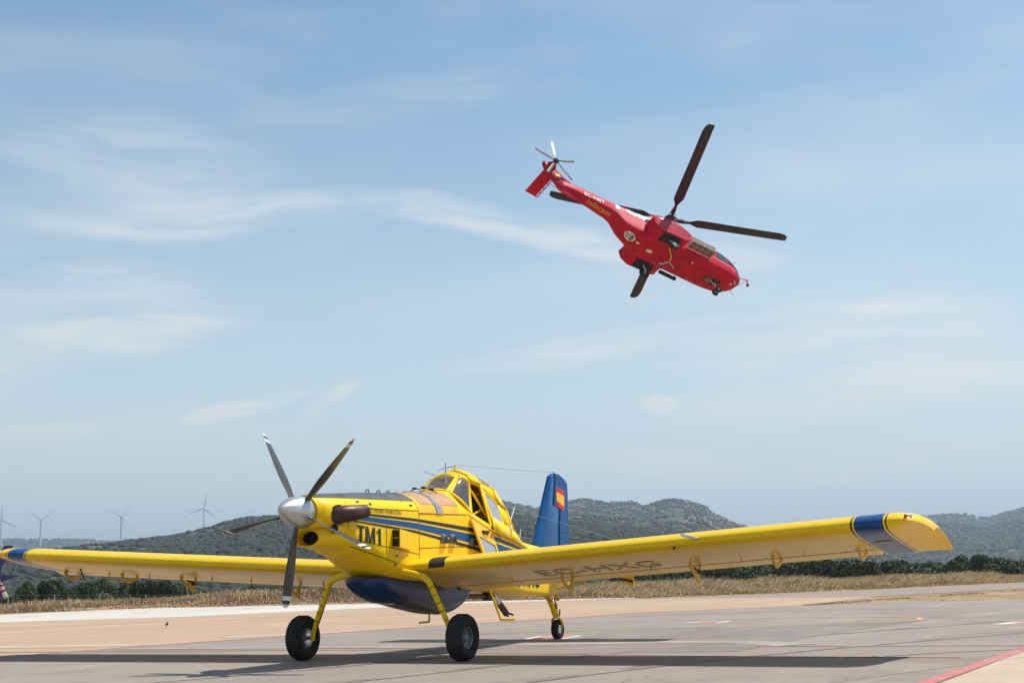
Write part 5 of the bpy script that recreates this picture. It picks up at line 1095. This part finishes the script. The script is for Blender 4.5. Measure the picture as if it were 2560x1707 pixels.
# tail pylon
py = MB(); prof = [(-7.45, -1.40), (-8.0, -1.22), (-8.62, -.84), (-9.15, -.46), (-9.62, -.46), (-9.66, -.66), (-9.55, -.98), (-9.0, -1.62), (-8.45, -2.16), (-7.9, -2.2), (-7.3, -2.12)]
n = len(prof); cx_ = np.mean([p_[0] for p_ in prof]); cz_ = np.mean([p_[1] for p_ in prof])
L3 = []
for y, k in ((-.16, .80), (-.10, .95), (0, 1.0), (.10, .95), (.16, .80)): L3.append([(cx_ + (a - cx_) * k, y, cz_ + (c - cz_) * k) for a, c in prof])
py.loft(L3); pyl = py.build('tail_pylon', m_hred2, heli, True, 50)
MB().loft([[(-9.1 + w * math.cos(t), -y, -.72 + w * .8 * math.sin(t)) for t in np.arange(16) * math.pi / 8] for y, w in ((.05, .36), (.25, .3), (.42, .16), (.50, .1))]).build('gearbox_fairing', m_hred2, pyl)
MB().add([(-8.60, -.175, -1.12), (-8.42, -.175, -1.28), (-8.75, -.175, -1.42), (-8.85, -.175, -1.25)], [(0, 1, 2, 3)]).build('yellow_patch', m_flagyel, pyl, False)
# stabiliser on the left with slotted trailing part
st = MB(); st.loft([[(x0, y, z + .05), (x0 + .1, y, z + .09), (x1, y, z + .02), (x1, y, z - .01), (x0 + .1, y, z - .02)][::-1] for y, x0, x1, z in ((.1, -8.72, -9.42, -.95), (2.28, -8.72, -9.38, -.93))]); sb = st.build('stabiliser', m_hred, heli, False)
b = MB(); b.box((-8.50, 1.42, -.93), (.06, 1.75, .05))
for y in (.55, 1.0, 1.45, 1.9, 2.28): b.box((-8.62, y, -.93), (.26, .05, .04))
b.build('leading_slat', m_hred, sb, False)
# lower strake
MB().loft([[(x, y * k, z0 - d * k2) for y, k2 in ((-1, 0), (-.6, .8), (0, 1), (.6, .8), (1, 0))] for x, k, z0, d in ((-6.75, .06, -2.16, .22), (-7.1, .09, -2.1, .40), (-7.9, .09, -2.03, .46), (-8.5, .06, -1.98, .36), (-8.72, .03, -1.96, .2))]).build('ventral_fin', m_hred, heli)
MB().tube([(-8.65, 0, -2.2), (-8.9, 0, -2.22), (-9.05, 0, -2.16)], .03, 8).build('tail_bumper', m_yellow_d, heli)
# sponsons, gear
for s in (1, -1):
    pf = [(-2.75, -2.72), (-.95, -2.70), (-.35, -2.86), (-.08, -3.08), (-.10, -3.32), (-.45, -3.50), (-2.15, -3.58), (-2.62, -3.30)]
    b = MB(); b.loft([[(x + dx * (1 if x < -1.3 else -1) * -1 * (1 if dx else 0), s * y, z) for x, z in pf] for y, dx in ((.85, 0), (1.72, 0), (1.80, .05))]); spn = b.build('sponson', m_hred if s > 0 else m_hred, heli, False)
    MB().plate([(x * .985 - .02, s * 1.805, z * .997) for x, z in pf], (0, .012, 0)).build('sponson_side', m_hred2, spn, False)
    V = [(-1.95, s * 1.0, -3.60), (-1.9, s * 1.72, -3.60), (-.75, s * 1.74, -3.535), (-.55, s * 1.45, -3.515), (-.75, s * 1.0, -3.535)]
    MB().plate([(x, y, z + .0) for x, y, z in V], (0, 0, .05)).build('wheel_well', m_dark, spn, False)
    wl = empty('main_wheel'); wl.parent = heli
    MB().lathe([(-.06, .15), (-.1, .2), (-.115, .27), (-.09, .32), (-.04, .34), (.04, .34), (.09, .32), (.115, .27), (.1, .2), (.06, .15)], (-1.1, s * 1.5, -4.0), (0, 1, 0), 28, closed=True).build('tyre', m_rubber, wl)
    MB().lathe([(-.07, .03), (-.06, .16), (.06, .16), (.09, .12), (.06, .08), (.1, .03)], (-1.1, s * 1.5, -4.0), (0, s, 0), 20).build('rim', m_alu, wl)
    b = MB(); b.tube([(-1.1, s * 1.32, -3.98), (-1.3, s * 1.32, -3.5)], .06, 8); b.tube([(-1.1, s * 1.30, -4.0), (-1.1, s * 1.44, -4.0)], .04, 8); b.build('gear_strut', m_grey, wl)
nw = empty('nose_gear'); nw.parent = heli
for s in (1, -1):
    MB().lathe([(-.05, .1), (-.075, .15), (-.07, .2), (-.03, .225), (.03, .225), (.07, .2), (.075, .15), (.05, .1)], (3.35, s * .17, -4.32), (0, 1, 0), 24, closed=True).build('tyre', m_rubber, nw)
    MB().lathe([(-.05, .02), (-.04, .1), (.04, .1), (.05, .02)], (3.35, s * .17, -4.32), (0, 1, 0), 16).build('rim', m_grey, nw)
b = MB(); b.tube([(3.35, -.16, -4.32), (3.35, .16, -4.32)], .035, 8); b.tube([(3.35, 0, -4.32), (3.25, 0, -3.6)], .055, 10); b.tube([(3.3, 0, -4.0), (2.8, 0, -3.62)], .035, 8); b.build('strut', m_grey, nw)
MB().plate([(2.4, -.22, -3.70), (3.5, -.26, -3.655), (3.5, .26, -3.655), (2.4, .22, -3.70)], (0, 0, .02)).build('nose_wheel_well', m_dark, hf, False)
MB().plate([(2.45, -.2, -3.712), (2.95, -.2, -3.70), (2.95, .2, -3.70), (2.45, .2, -3.712)], (0, 0, .012)).build('well_liner', m_mesh, hf, False)
# windows, doors, windscreen
for s in (1, -1):
    for x0, x1 in ((.15, .62), (.98, 1.45), (1.72, 2.15), (-.75, -.35)): HF.patch('cabin_window', [(x0, -2.72), (x1, -2.72), (x1, -2.22), (x0, -2.22)], m_hwin, hf, s, 6, 5, .012)
    HF.patch('cockpit_window', [(2.65, -2.72), (3.5, -2.80), (3.35, -2.08), (2.72, -1.98)], m_hwin, hf, s, 8, 6, .012)
    HF.patch('windscreen', [(3.62, -2.62), (4.62, -2.60), (4.12, -2.10), (3.5, -1.94)], m_hwin, hf, s, 12, 8, .012)
    HF.patch('chin_window', [(4.30, -2.95), (4.85, -2.92), (4.80, -2.72), (4.30, -2.74)], m_hwin, hf, s, 6, 4, .012)
    HF.patch('door_rail', [(-.6, -2.10), (2.2, -2.10), (2.2, -2.06), (-.6, -2.06)], m_grey, hf, s, 20, 2, .03)
    HF.patch('white_cheatline', [(2.3, -2.83), (4.3, -2.86), (4.3, -2.82), (2.3, -2.80)], m_cream, hf, s, 16, 2, .01)
    HF.patch('grey_panel', [(-4.0, -2.02), (-2.25, -2.56), (-2.15, -2.02), (-3.75, -1.64)], m_grey, hf, s, 14, 6, .01)
    hull_text(HF, 'lettering', 'EC-NBT', (-6.82 if s < 0 else -5.42), -2.06, (-5.42 if s < 0 else -6.82), -2.10, .27, m_white, hf, s, 0, .012, 'white registration on the tail boom')
    hull_text(HF, 'lettering', 'MM', (-3.62 if s < 0 else -3.2), -1.98, (-3.2 if s < 0 else -3.62), -2.06, .18, m_hink, hf, s, 0, .02)
    hull_text(HF, 'lettering', '33', (-3.32 if s < 0 else -2.95), -2.30, (-2.95 if s < 0 else -3.32), -2.38, .24, m_hink, hf, s, 0, .02, 'dark number 33 on the grey panel')
    HF.patch('cowl_window', [(-2.76, -2.46), (-2.34, -2.56), (-2.28, -2.16), (-2.68, -2.08)], m_hwin, hf, s, 5, 4, .018)
    HF.patch('badge', [(-4.62, -2.05), (-4.36, -2.05), (-4.36, -1.65), (-4.62, -1.62)], m_grey, hf, s, 4, 4, .012)
# lettering wraps under the boom on the right
def boom_under(u, v, x0, x1, a0, a1, off=.012):
    X = x0 + (x1 - x0) * u; zt, zs, zl, zb, w, a_, n_ = HF.at(X); t = math.radians(a0 + (a1 - a0) * v)
    return (X, -(w * max(0, math.cos(t)) ** (2 / n_) + off * math.cos(t)), zl - (zl - zb) * math.sin(t) ** (2 / n_) - off * math.sin(t))
lettering('lettering', 'infocam', lambda u, v: boom_under(u, v, -6.55, -4.85, 88, 36), m_yin, hf, .25, 'amber word in lower case under the tail boom')
# belly markings
def belly(x, y, off=.012):
    zt, zs, zl, zb, w, a_, n_ = HF.at(x); q = min(1, abs(y) / w); return (x, y, zl - (zl - zb) * (1 - q ** n_) ** (1 / n_) - off)
def belly_disc(name, cx, cy, rx, ry, m, off=.012):
    n = 24; V = [belly(cx, cy, off)] + [belly(cx + rx * q * math.cos(t), cy + ry * q * math.sin(t), off) for q in (.25, .5, .75, 1) for t in np.arange(n) * 2 * math.pi / n]
    F = [(0, 1 + k, 1 + (k + 1) % n) for k in range(n)] + [(1 + r * n + k, 1 + (r + 1) * n + k, 1 + (r + 1) * n + (k + 1) % n, 1 + r * n + (k + 1) % n) for r in range(3) for k in range(n)]
    return obj(name, mesh_data(name, V, F, m), hf)
belly_disc('white_disc', -3.42, -.18, .36, .30, m_cream)
lettering('lettering', 'MM', lambda u, v: belly(-3.42 + .24 * v - .0, -.18 - .2 + .40 * u, .025), m_hink, hf); lettering('lettering', '33', lambda u, v: belly(-3.70 + .24 * v, -.18 - .16 + .32 * u, .025), m_hink, hf)
belly_disc('antenna_patch', -2.82, -.16, .13, .09, m_cream, .03); belly_disc('antenna_patch', -1.85, -.02, .22, .13, m_cream, .05); belly_disc('landing_lamp', 4.28, -.30, .09, .08, m_cream, .02); belly_disc('landing_lamp', 1.0, -.62, .07, .06, m_cream, .02)
obj('nose_lamp', mesh_data('nose_lamp', [belly(4.30, -.62, .02), belly(4.40, -.60, .02), belly(4.62, -.36, .02), belly(4.55, -.32, .02)], [(0, 1, 2, 3)], m_white), hf)
b = MB(); 
for x, y in ((-2.6, .55), (-1.2, .4), (-.3, -.3), (.4, .55), (.9, .2), (1.8, -.5), (1.3, .75), (2.2, .6), (-.8, -.62), (.2, -.75)): b.box(belly(x, y, .03), (.14, .05, .06))
for y in (-.55, .5): b.tube([belly(x, y, .01) for x in np.linspace(-.6, 2.4, 12)], .018, 6)
b.build('belly_fittings', m_hred2, hf, False)['kind'] = 'stuff'
b = MB(); b.tube([belly(-.95, -.85, .05), belly(-.5, -.45, .16), belly(-.35, -.05, .2)], .045, 8); b.build('cargo_strap', m_yellow_d, heli)
b = MB(); b.tube([belly(-.4, .0, .15), belly(-.65, .25, .25), belly(-.85, .35, .22)], .05, 8); b.tube([belly(-.35, .02, .1), belly(.1, .1, .3), belly(.2, .35, .1)], .025, 8); b.build('cargo_hook', m_grey, heli)
b = MB(); b.box((.5, 1.22, -3.55), (1.25, .18, .16)); b.tube([(-.1, 1.05, -3.3), (-.1, 1.2, -3.5)], .02, 6); b.tube([(1.0, 1.0, -3.4), (1.0, 1.2, -3.5)], .02, 6); b.build('boarding_step', m_dark, heli, False)
m_hseam = mat('heli_seam', (.16, .004, .01), .6)
def hseam(pts, w=.012, off=.008, fn=None):
    A = np.array(pts, float); d = np.r_[0, np.cumsum(np.linalg.norm(np.diff(A, axis=0), axis=1))]; q = np.linspace(0, d[-1], max(3, int(d[-1] / .15))); A = np.stack([np.interp(q, d, A[:, 0]), np.interp(q, d, A[:, 1])], 1); a, b_ = strip(A, w * 2); n = len(a)
    obj('panel_seam', mesh_data('panel_seam', [fn(*v_) for v_ in a] + [fn(*v_) for v_ in b_], [(i, i + 1, n + i + 1, n + i) for i in range(n - 1)], m_hseam), hf)
for s in (1, -1):
    sd = lambda X, Z, s=s: (X, s * (HF.y(X, Z) + .008), Z)
    for q in ([(2.45, -3.2), (2.45, -1.95)], [(3.6, -3.3), (3.55, -2.1)], [(2.45, -3.22), (3.6, -3.3)], [(-.2, -3.1), (-.2, -2.0)], [(-.2, -2.95), (2.3, -2.95)], [(-2.4, -3.2), (-2.4, -2.0)], [(-4.6, -2.5), (-4.6, -1.6)], [(-5.8, -2.2), (-5.8, -1.6)], [(-6.9, -2.1), (-6.9, -1.6)], [(-7.5, -2.0), (-4.2, -2.4)]): hseam(q, fn=sd)
bl = lambda X, Y: belly(X, Y, .008)
for q in ([(-2.6, .5), (3.2, .5)], [(-2.6, -.5), (3.2, -.5)], [(-1.4, -.8), (-1.4, .8)], [(.2, -.9), (.2, .9)], [(1.5, -.9), (1.5, .9)], [(2.3, -.8), (2.3, .8)], [(3.7, -.7), (3.7, .7)], [(-.6, -.3), (.9, -.3)], [(-.6, .3), (.9, .3)], [(-3.0, -.4), (-3.0, .4)], [(-3.9, -.3), (-3.9, .3)]): hseam(q, fn=bl)
for x, y, rx, ry in ((.5, .0, .16, .1), (1.1, .55, .2, .12), (-.9, .1, .14, .14), (1.9, .25, .12, .1), (-2.3, .45, .1, .1), (2.75, -.5, .12, .07)): belly_disc('access_panel', x, y, rx, ry, m_hred2, .010)
for x, y in ((-2.2, -.35), (-1.3, .62), (.75, -.75), (1.65, .1), (2.5, -.2), (-.35, .7)): MB().tube([belly(x, y, -.02), belly(x - .05, y, .16)], [.03, .012], 8).build('belly_antenna', m_dark, hf)
# cargo basket on the right flank
bk = MB(); x0, x1, ya, yb, za, zb_ = .25, 2.0, -1.12, -1.72, -3.12, -2.78
bk.box(((x0 + x1) / 2, (ya + yb) / 2, za), (x1 - x0, ya - yb, .02)); bkt = bk.build('cargo_basket', m_mesh, heli, False)
b = MB()
for x in np.linspace(x0, x1, 5): b.tube([(x, ya, za - .02), (x, yb, za - .02), (x, yb, zb_)], .018, 6)
for y, z in ((ya, za - .02), (yb, za - .02), (yb, zb_), ((ya + yb) / 2, za - .02)): b.tube([(x0, y, z), (x1, y, z)], .018, 6)
for x in (x0, x1): b.tube([(x, ya, zb_), (x, yb, zb_)], .018, 6)
b.build('basket_frame', m_grey, bkt)
MB().box(((x0 + x1) / 2, yb + .01, (za + zb_) / 2), (x1 - x0, .012, zb_ - za - .06)).build('basket_side', m_mesh, bkt, False)
b = MB()
for x in (.6, 1.1, 1.6): b.tube([(x, ya, za), (x - .05, -.9, -3.45)], .015, 6)
b.build('basket_stays', m_grey, bkt)
# camera boom on the nose
b = MB(); b.tube([(4.95, .0, -2.35), (5.3, 0, -2.18), (5.9, 0, -2.05), (6.1, 0, -2.1)], .025, 6); b.tube([(5.1, 0, -2.95), (5.6, 0, -2.45), (5.95, 0, -2.1)], .022, 6); b.tube([(6.0, 0, -1.95), (6.05, 0, -2.35)], .03, 6); b.build('nose_boom', m_hred, heli)
MB().box((6.02, 0, -2.42), (.16, .14, .16)).build('boom_camera', m_hred2, heli, False)
b = MB(); b.tube([(3.2, -.55, -1.85), (3.3, -.6, -1.55)], .02, 6); b.tube([(4.1, -.5, -2.1), (4.55, -.75, -1.85)], .015, 6); b.tube([(4.75, .3, -3.2), (5.0, .35, -3.55)], .015, 6); b.build('antenna_rods', m_hred2, heli)
# main rotor
MB().lathe([(-.75, .24), (-.3, .22), (-.15, .30), (-.08, .42), (.0, .44), (.12, .36), (.22, .22), (.3, .05)], (0, 0, 0), (0, 0, 1), 24).build('rotor_hub', m_rotor, heli)
MB().lathe([(-.62, .10), (-.60, .36), (-.54, .38), (-.50, .30), (-.48, .1)], (0, 0, 0), (0, 0, 1), 20).build('swashplate', m_exh, heli)
PH, CONE = -1.9171, .0428
for k in range(4):
    a_ = PH + k * math.pi / 2 + .5; b_ = PH + k * math.pi / 2
    MB().tube([(.34 * math.cos(a_), .34 * math.sin(a_), -.52), (.62 * math.cos(a_ - .2), .62 * math.sin(a_ - .2), -.02)], .025, 6).build('pitch_link', m_grey, heli)
    MB().tube([(.35 * math.cos(b_ - .55), .35 * math.sin(b_ - .55), .05), (.95 * math.cos(b_ - .12), .95 * math.sin(b_ - .12), .06)], .035, 6).build('lag_damper', m_grey, heli); rings = []
for r, c, dx in ((.42, .07, 0), (.95, .07, 0), (1.3, .10, 0), (1.75, .30, .02), (2.1, .31, .02), (5, .30, 0), (7.2, .30, 0), (7.6, .27, -.04), (7.8, .18, -.10)):
    th = .055 if r < 1.4 else .030
    rings.append([(r, c * p_ - dx, th * q - .0) for p_, q in ((1, 0), (.6, .9), (0, 1.1), (-.7, .5), (-1, 0), (-.7, -.3), (0, -.6), (.6, -.6))])
rb = MB().loft(rings).build('rotor_blade', m_rotor, heli, True, 60); rme = rb.data; bpy.data.objects.remove(rb)
eb = MB().loft([[(r, .29 * 1.0 + p_, q) for p_, q in ((.025, 0), (0, .028), (-.05, .02), (-.05, -.02), (0, -.028))] for r in (1.8, 4, 7.1)]).build('leading_edge_strip', m_rust, heli, True); eme = eb.data; bpy.data.objects.remove(eb)
cfm = MB(); cfm.box((.75, 0, 0), (.5, .2, .16)); cfm.lathe([(0, .1), (.3, .1)], (.95, 0, 0), (1, 0, 0), 10); cfb = cfm.build('blade_cuff', m_rotor, heli, False); cme = cfb.data; bpy.data.objects.remove(cfb)
for k in range(4):
    o = obj('rotor_blade', rme, heli); o.rotation_euler = (0, -CONE, PH + k * math.pi / 2)
    obj('leading_edge_strip', eme, o); obj('blade_cuff', cme, o)
# tail rotor
TR = np.array([-9.21, -.83, -.95])
MB().lathe([(0, .07), (.5, .07)], (TR[0], -.2, TR[2]), (0, -1, 0), 12).build('tail_rotor_shaft', m_rotor, heli)
MB().lathe([(-.12, .1), (-.1, .17), (.05, .19), (.1, .12), (.16, .04)], TR, (0, -1, 0), 16).build('tail_rotor_hub', m_rotor, heli)
tb = MB().loft([[(c * p_, .03 * q, r) for p_, q in ((1, 0), (0, 1), (-1, 0), (0, -1))] for r, c in ((.12, .05), (.4, .05), (.48, .10), (1.35, .10), (1.5, .085))]).build('tail_rotor_blade', m_white, heli, True); tme = tb.data; bpy.data.objects.remove(tb)
tme2 = tme.copy(); tme2.materials.clear(); tme2.materials.append(m_rotor)
for k in range(5):
    o = obj('tail_rotor_blade', tme if k in (0,) else tme2, heli); o.location = TR; o.rotation_euler = (0, math.radians(-12) + k * 2 * math.pi / 5, 0)

# ================================================================== PARKED BLUE HELICOPTER (only its tail is in view)
m_navy = mat('navy_paint', (.006, .012, .11), .3, coat=.5, var=.08)
ph = polar(-3, 60.); pk = tag(empty('parked_helicopter', (ph[0], ph[1], 0), AZ0 + math.pi / 2 + .35), 'navy blue parked helicopter tail with red and white striped tail rotor blade', 'helicopter')
# local: +x away to the image left (its nose), tail at the origin
sc60 = 60 / CF
MB().tube([(6.5, 0, 1.75), (3.5, 0, 1.70), (.9, 0, 1.66), (.1, 0, 1.66)], [.55, .34, .2, .17], 16).build('tail_boom', m_navy, pk)
b = MB(); b.plate([(.30, 0, 1.62), (-.06, 0, 1.62), (-.10, 0, 2.05), (-.30, 0, 2.35), (-.50, 0, 2.84), (-.18, 0, 2.84), (.18, 0, 2.3)], (0, .09, 0)); b.build('upper_fin', m_navy, pk, False)
b = MB(); b.plate([(.45, 0, 1.66), (.0, 0, 1.62), (-.02, 0, 1.35), (-.22, 0, .80), (.12, 0, .78), (.35, 0, 1.2)], (0, .08, 0)); b.build('lower_fin', m_navy, pk, False)
for s in (1, -1):
    b = MB(); b.plate([(.35, s * .1, 1.66), (-.12, s * .1, 1.70), (-.10, s * .98, 1.68), (.12, s * 1.0, 1.66)], (0, 0, .06)); b.build('stabiliser', m_navy, pk, False)
b = MB(); b.plate([(-.02, -.15, 1.72), (-.80, -.18, 1.69), (-.08, -.15, 1.44)], (0, .05, .02)); b.build('tail_fairing', m_navy, pk, False)
MB().lathe([(0, .10), (.06, .12), (.12, .06)], (.04, -.18, 1.68), (0, -1, 0), 14).build('tail_rotor_hub', m_grey, pk)
m_trs = bpy.data.materials.new('striped_blade_paint'); m_trs.use_nodes = True; t = m_trs.node_tree; g = G(t); z_ = g.sep(g.n('ShaderNodeTexCoord').outputs['Object'])[2]
st_ = g.m('ADD', g.m('MULTIPLY', g.m('GREATER_THAN', z_, .33), g.m('LESS_THAN', z_, .42)), g.m('MULTIPLY', g.m('GREATER_THAN', z_, .54), g.m('LESS_THAN', z_, .63)))
c_ = g.mix(st_, (.75, .74, .72), (.55, .02, .03)); c_ = g.mix(g.m('GREATER_THAN', z_, .80), c_, (.7, .45, .02)); t.links.new(c_, t.nodes['Principled BSDF'].inputs['Base Color'])
tb = MB().loft([[(c * p_, .025 * q, r) for p_, q in ((1, 0), (0, 1), (-1, 0), (0, -1))] for r, c in ((.06, .04), (.2, .05), (.3, .085), (.80, .10), (.88, .08))]).build('tail_rotor_blade', m_trs, pk, True)
tb.location = (.04, -.26, 1.68); tb.rotation_euler = (0, math.radians(180 + 22), 0)
t2 = tb.copy(); col.objects.link(t2); t2.rotation_euler = (0, math.radians(22), 0)
CB = Hull([(6.0, 2.35, 1.9, 1.6, 1.35, .55, 2, 2), (7.0, 2.55, 1.9, 1.2, .75, .85, 2.3, 2.4), (8.5, 2.6, 1.9, 1.2, .65, .95, 2.3, 2.6), (9.8, 2.3, 1.8, 1.1, .70, .85, 2.2, 2.4), (10.7, 1.6, 1.4, 1.15, .85, .45, 2, 2), (11.0, 1.3, 1.25, 1.15, 1.05, .1, 2, 2)])
CB.build('cabin', m_navy, pk, .3)
for s in (1, -1):
    b = MB(); b.tube([(6.6, s * 1.1, .06), (10.2, s * 1.1, .06), (10.7, s * 1.1, .25)], .05, 8); b.tube([(7.3, s * 1.1, .06), (7.3, s * .6, .8)], .04, 8); b.tube([(9.4, s * 1.1, .06), (9.4, s * .6, .8)], .04, 8); b.build('skid', m_dark, pk)
    CB.patch('cabin_window', [(8.9, 1.6), (9.9, 1.55), (9.6, 2.1), (8.9, 2.25)], m_hwin, pk, s, 6, 5, .012)
b = MB(); b.tube([(8.2, 0, 2.5), (8.2, 0, 3.2)], .09, 10); b.box((8.2, 0, 3.2), (10.0, .28, .05)); b.build('main_rotor', m_rotor, pk)

# small dry leaf blown onto the concrete
lf = ground(417, 1563); b = MB(); b.loft([[(x, w, h + .02 * abs(w)), (x, 0, h), (x, -w, h + .03 * abs(w))] for x, w, h in ((-.22, .01, .0), (-.1, .09, .02), (.05, .12, .12), (.16, .06, .24), (.22, .01, .30))], caps=False, closed=False)
o = b.build('dry_leaf', mat('dry_leaf_brown', (.25, .13, .05), .7)); o.location = (lf[0], lf[1], 0); o.rotation_euler = (0, 0, 1.0); o.scale = (.42, .42, .42); so = o.modifiers.new('thickness', 'SOLIDIFY'); so.thickness = .008
tag(o, 'curled brown dry leaf lying alone on the sandy concrete', 'leaf')

# ------------------------------------------------------------------ haze
hz = MB(); hz.box((CC[0] + 3500 * math.cos(AZ0), CC[1] + 3500 * math.sin(AZ0), 190), (29000, 29000, 430))
h_o = hz.build('haze', None or bpy.data.materials.new('haze_air'), None, False); hm = h_o.data.materials[0]; hm.use_nodes = True; t = hm.node_tree; t.nodes.clear(); g = G(t)
pv = g.n('ShaderNodeVolumePrincipled', ins={'Color': (.70, .85, 1, 1), 'Density': .00016, 'Anisotropy': .25}); go = g.n('ShaderNodeOutputMaterial'); t.links.new(pv.outputs[0], go.inputs['Volume'])
tag(h_o, kind='stuff')
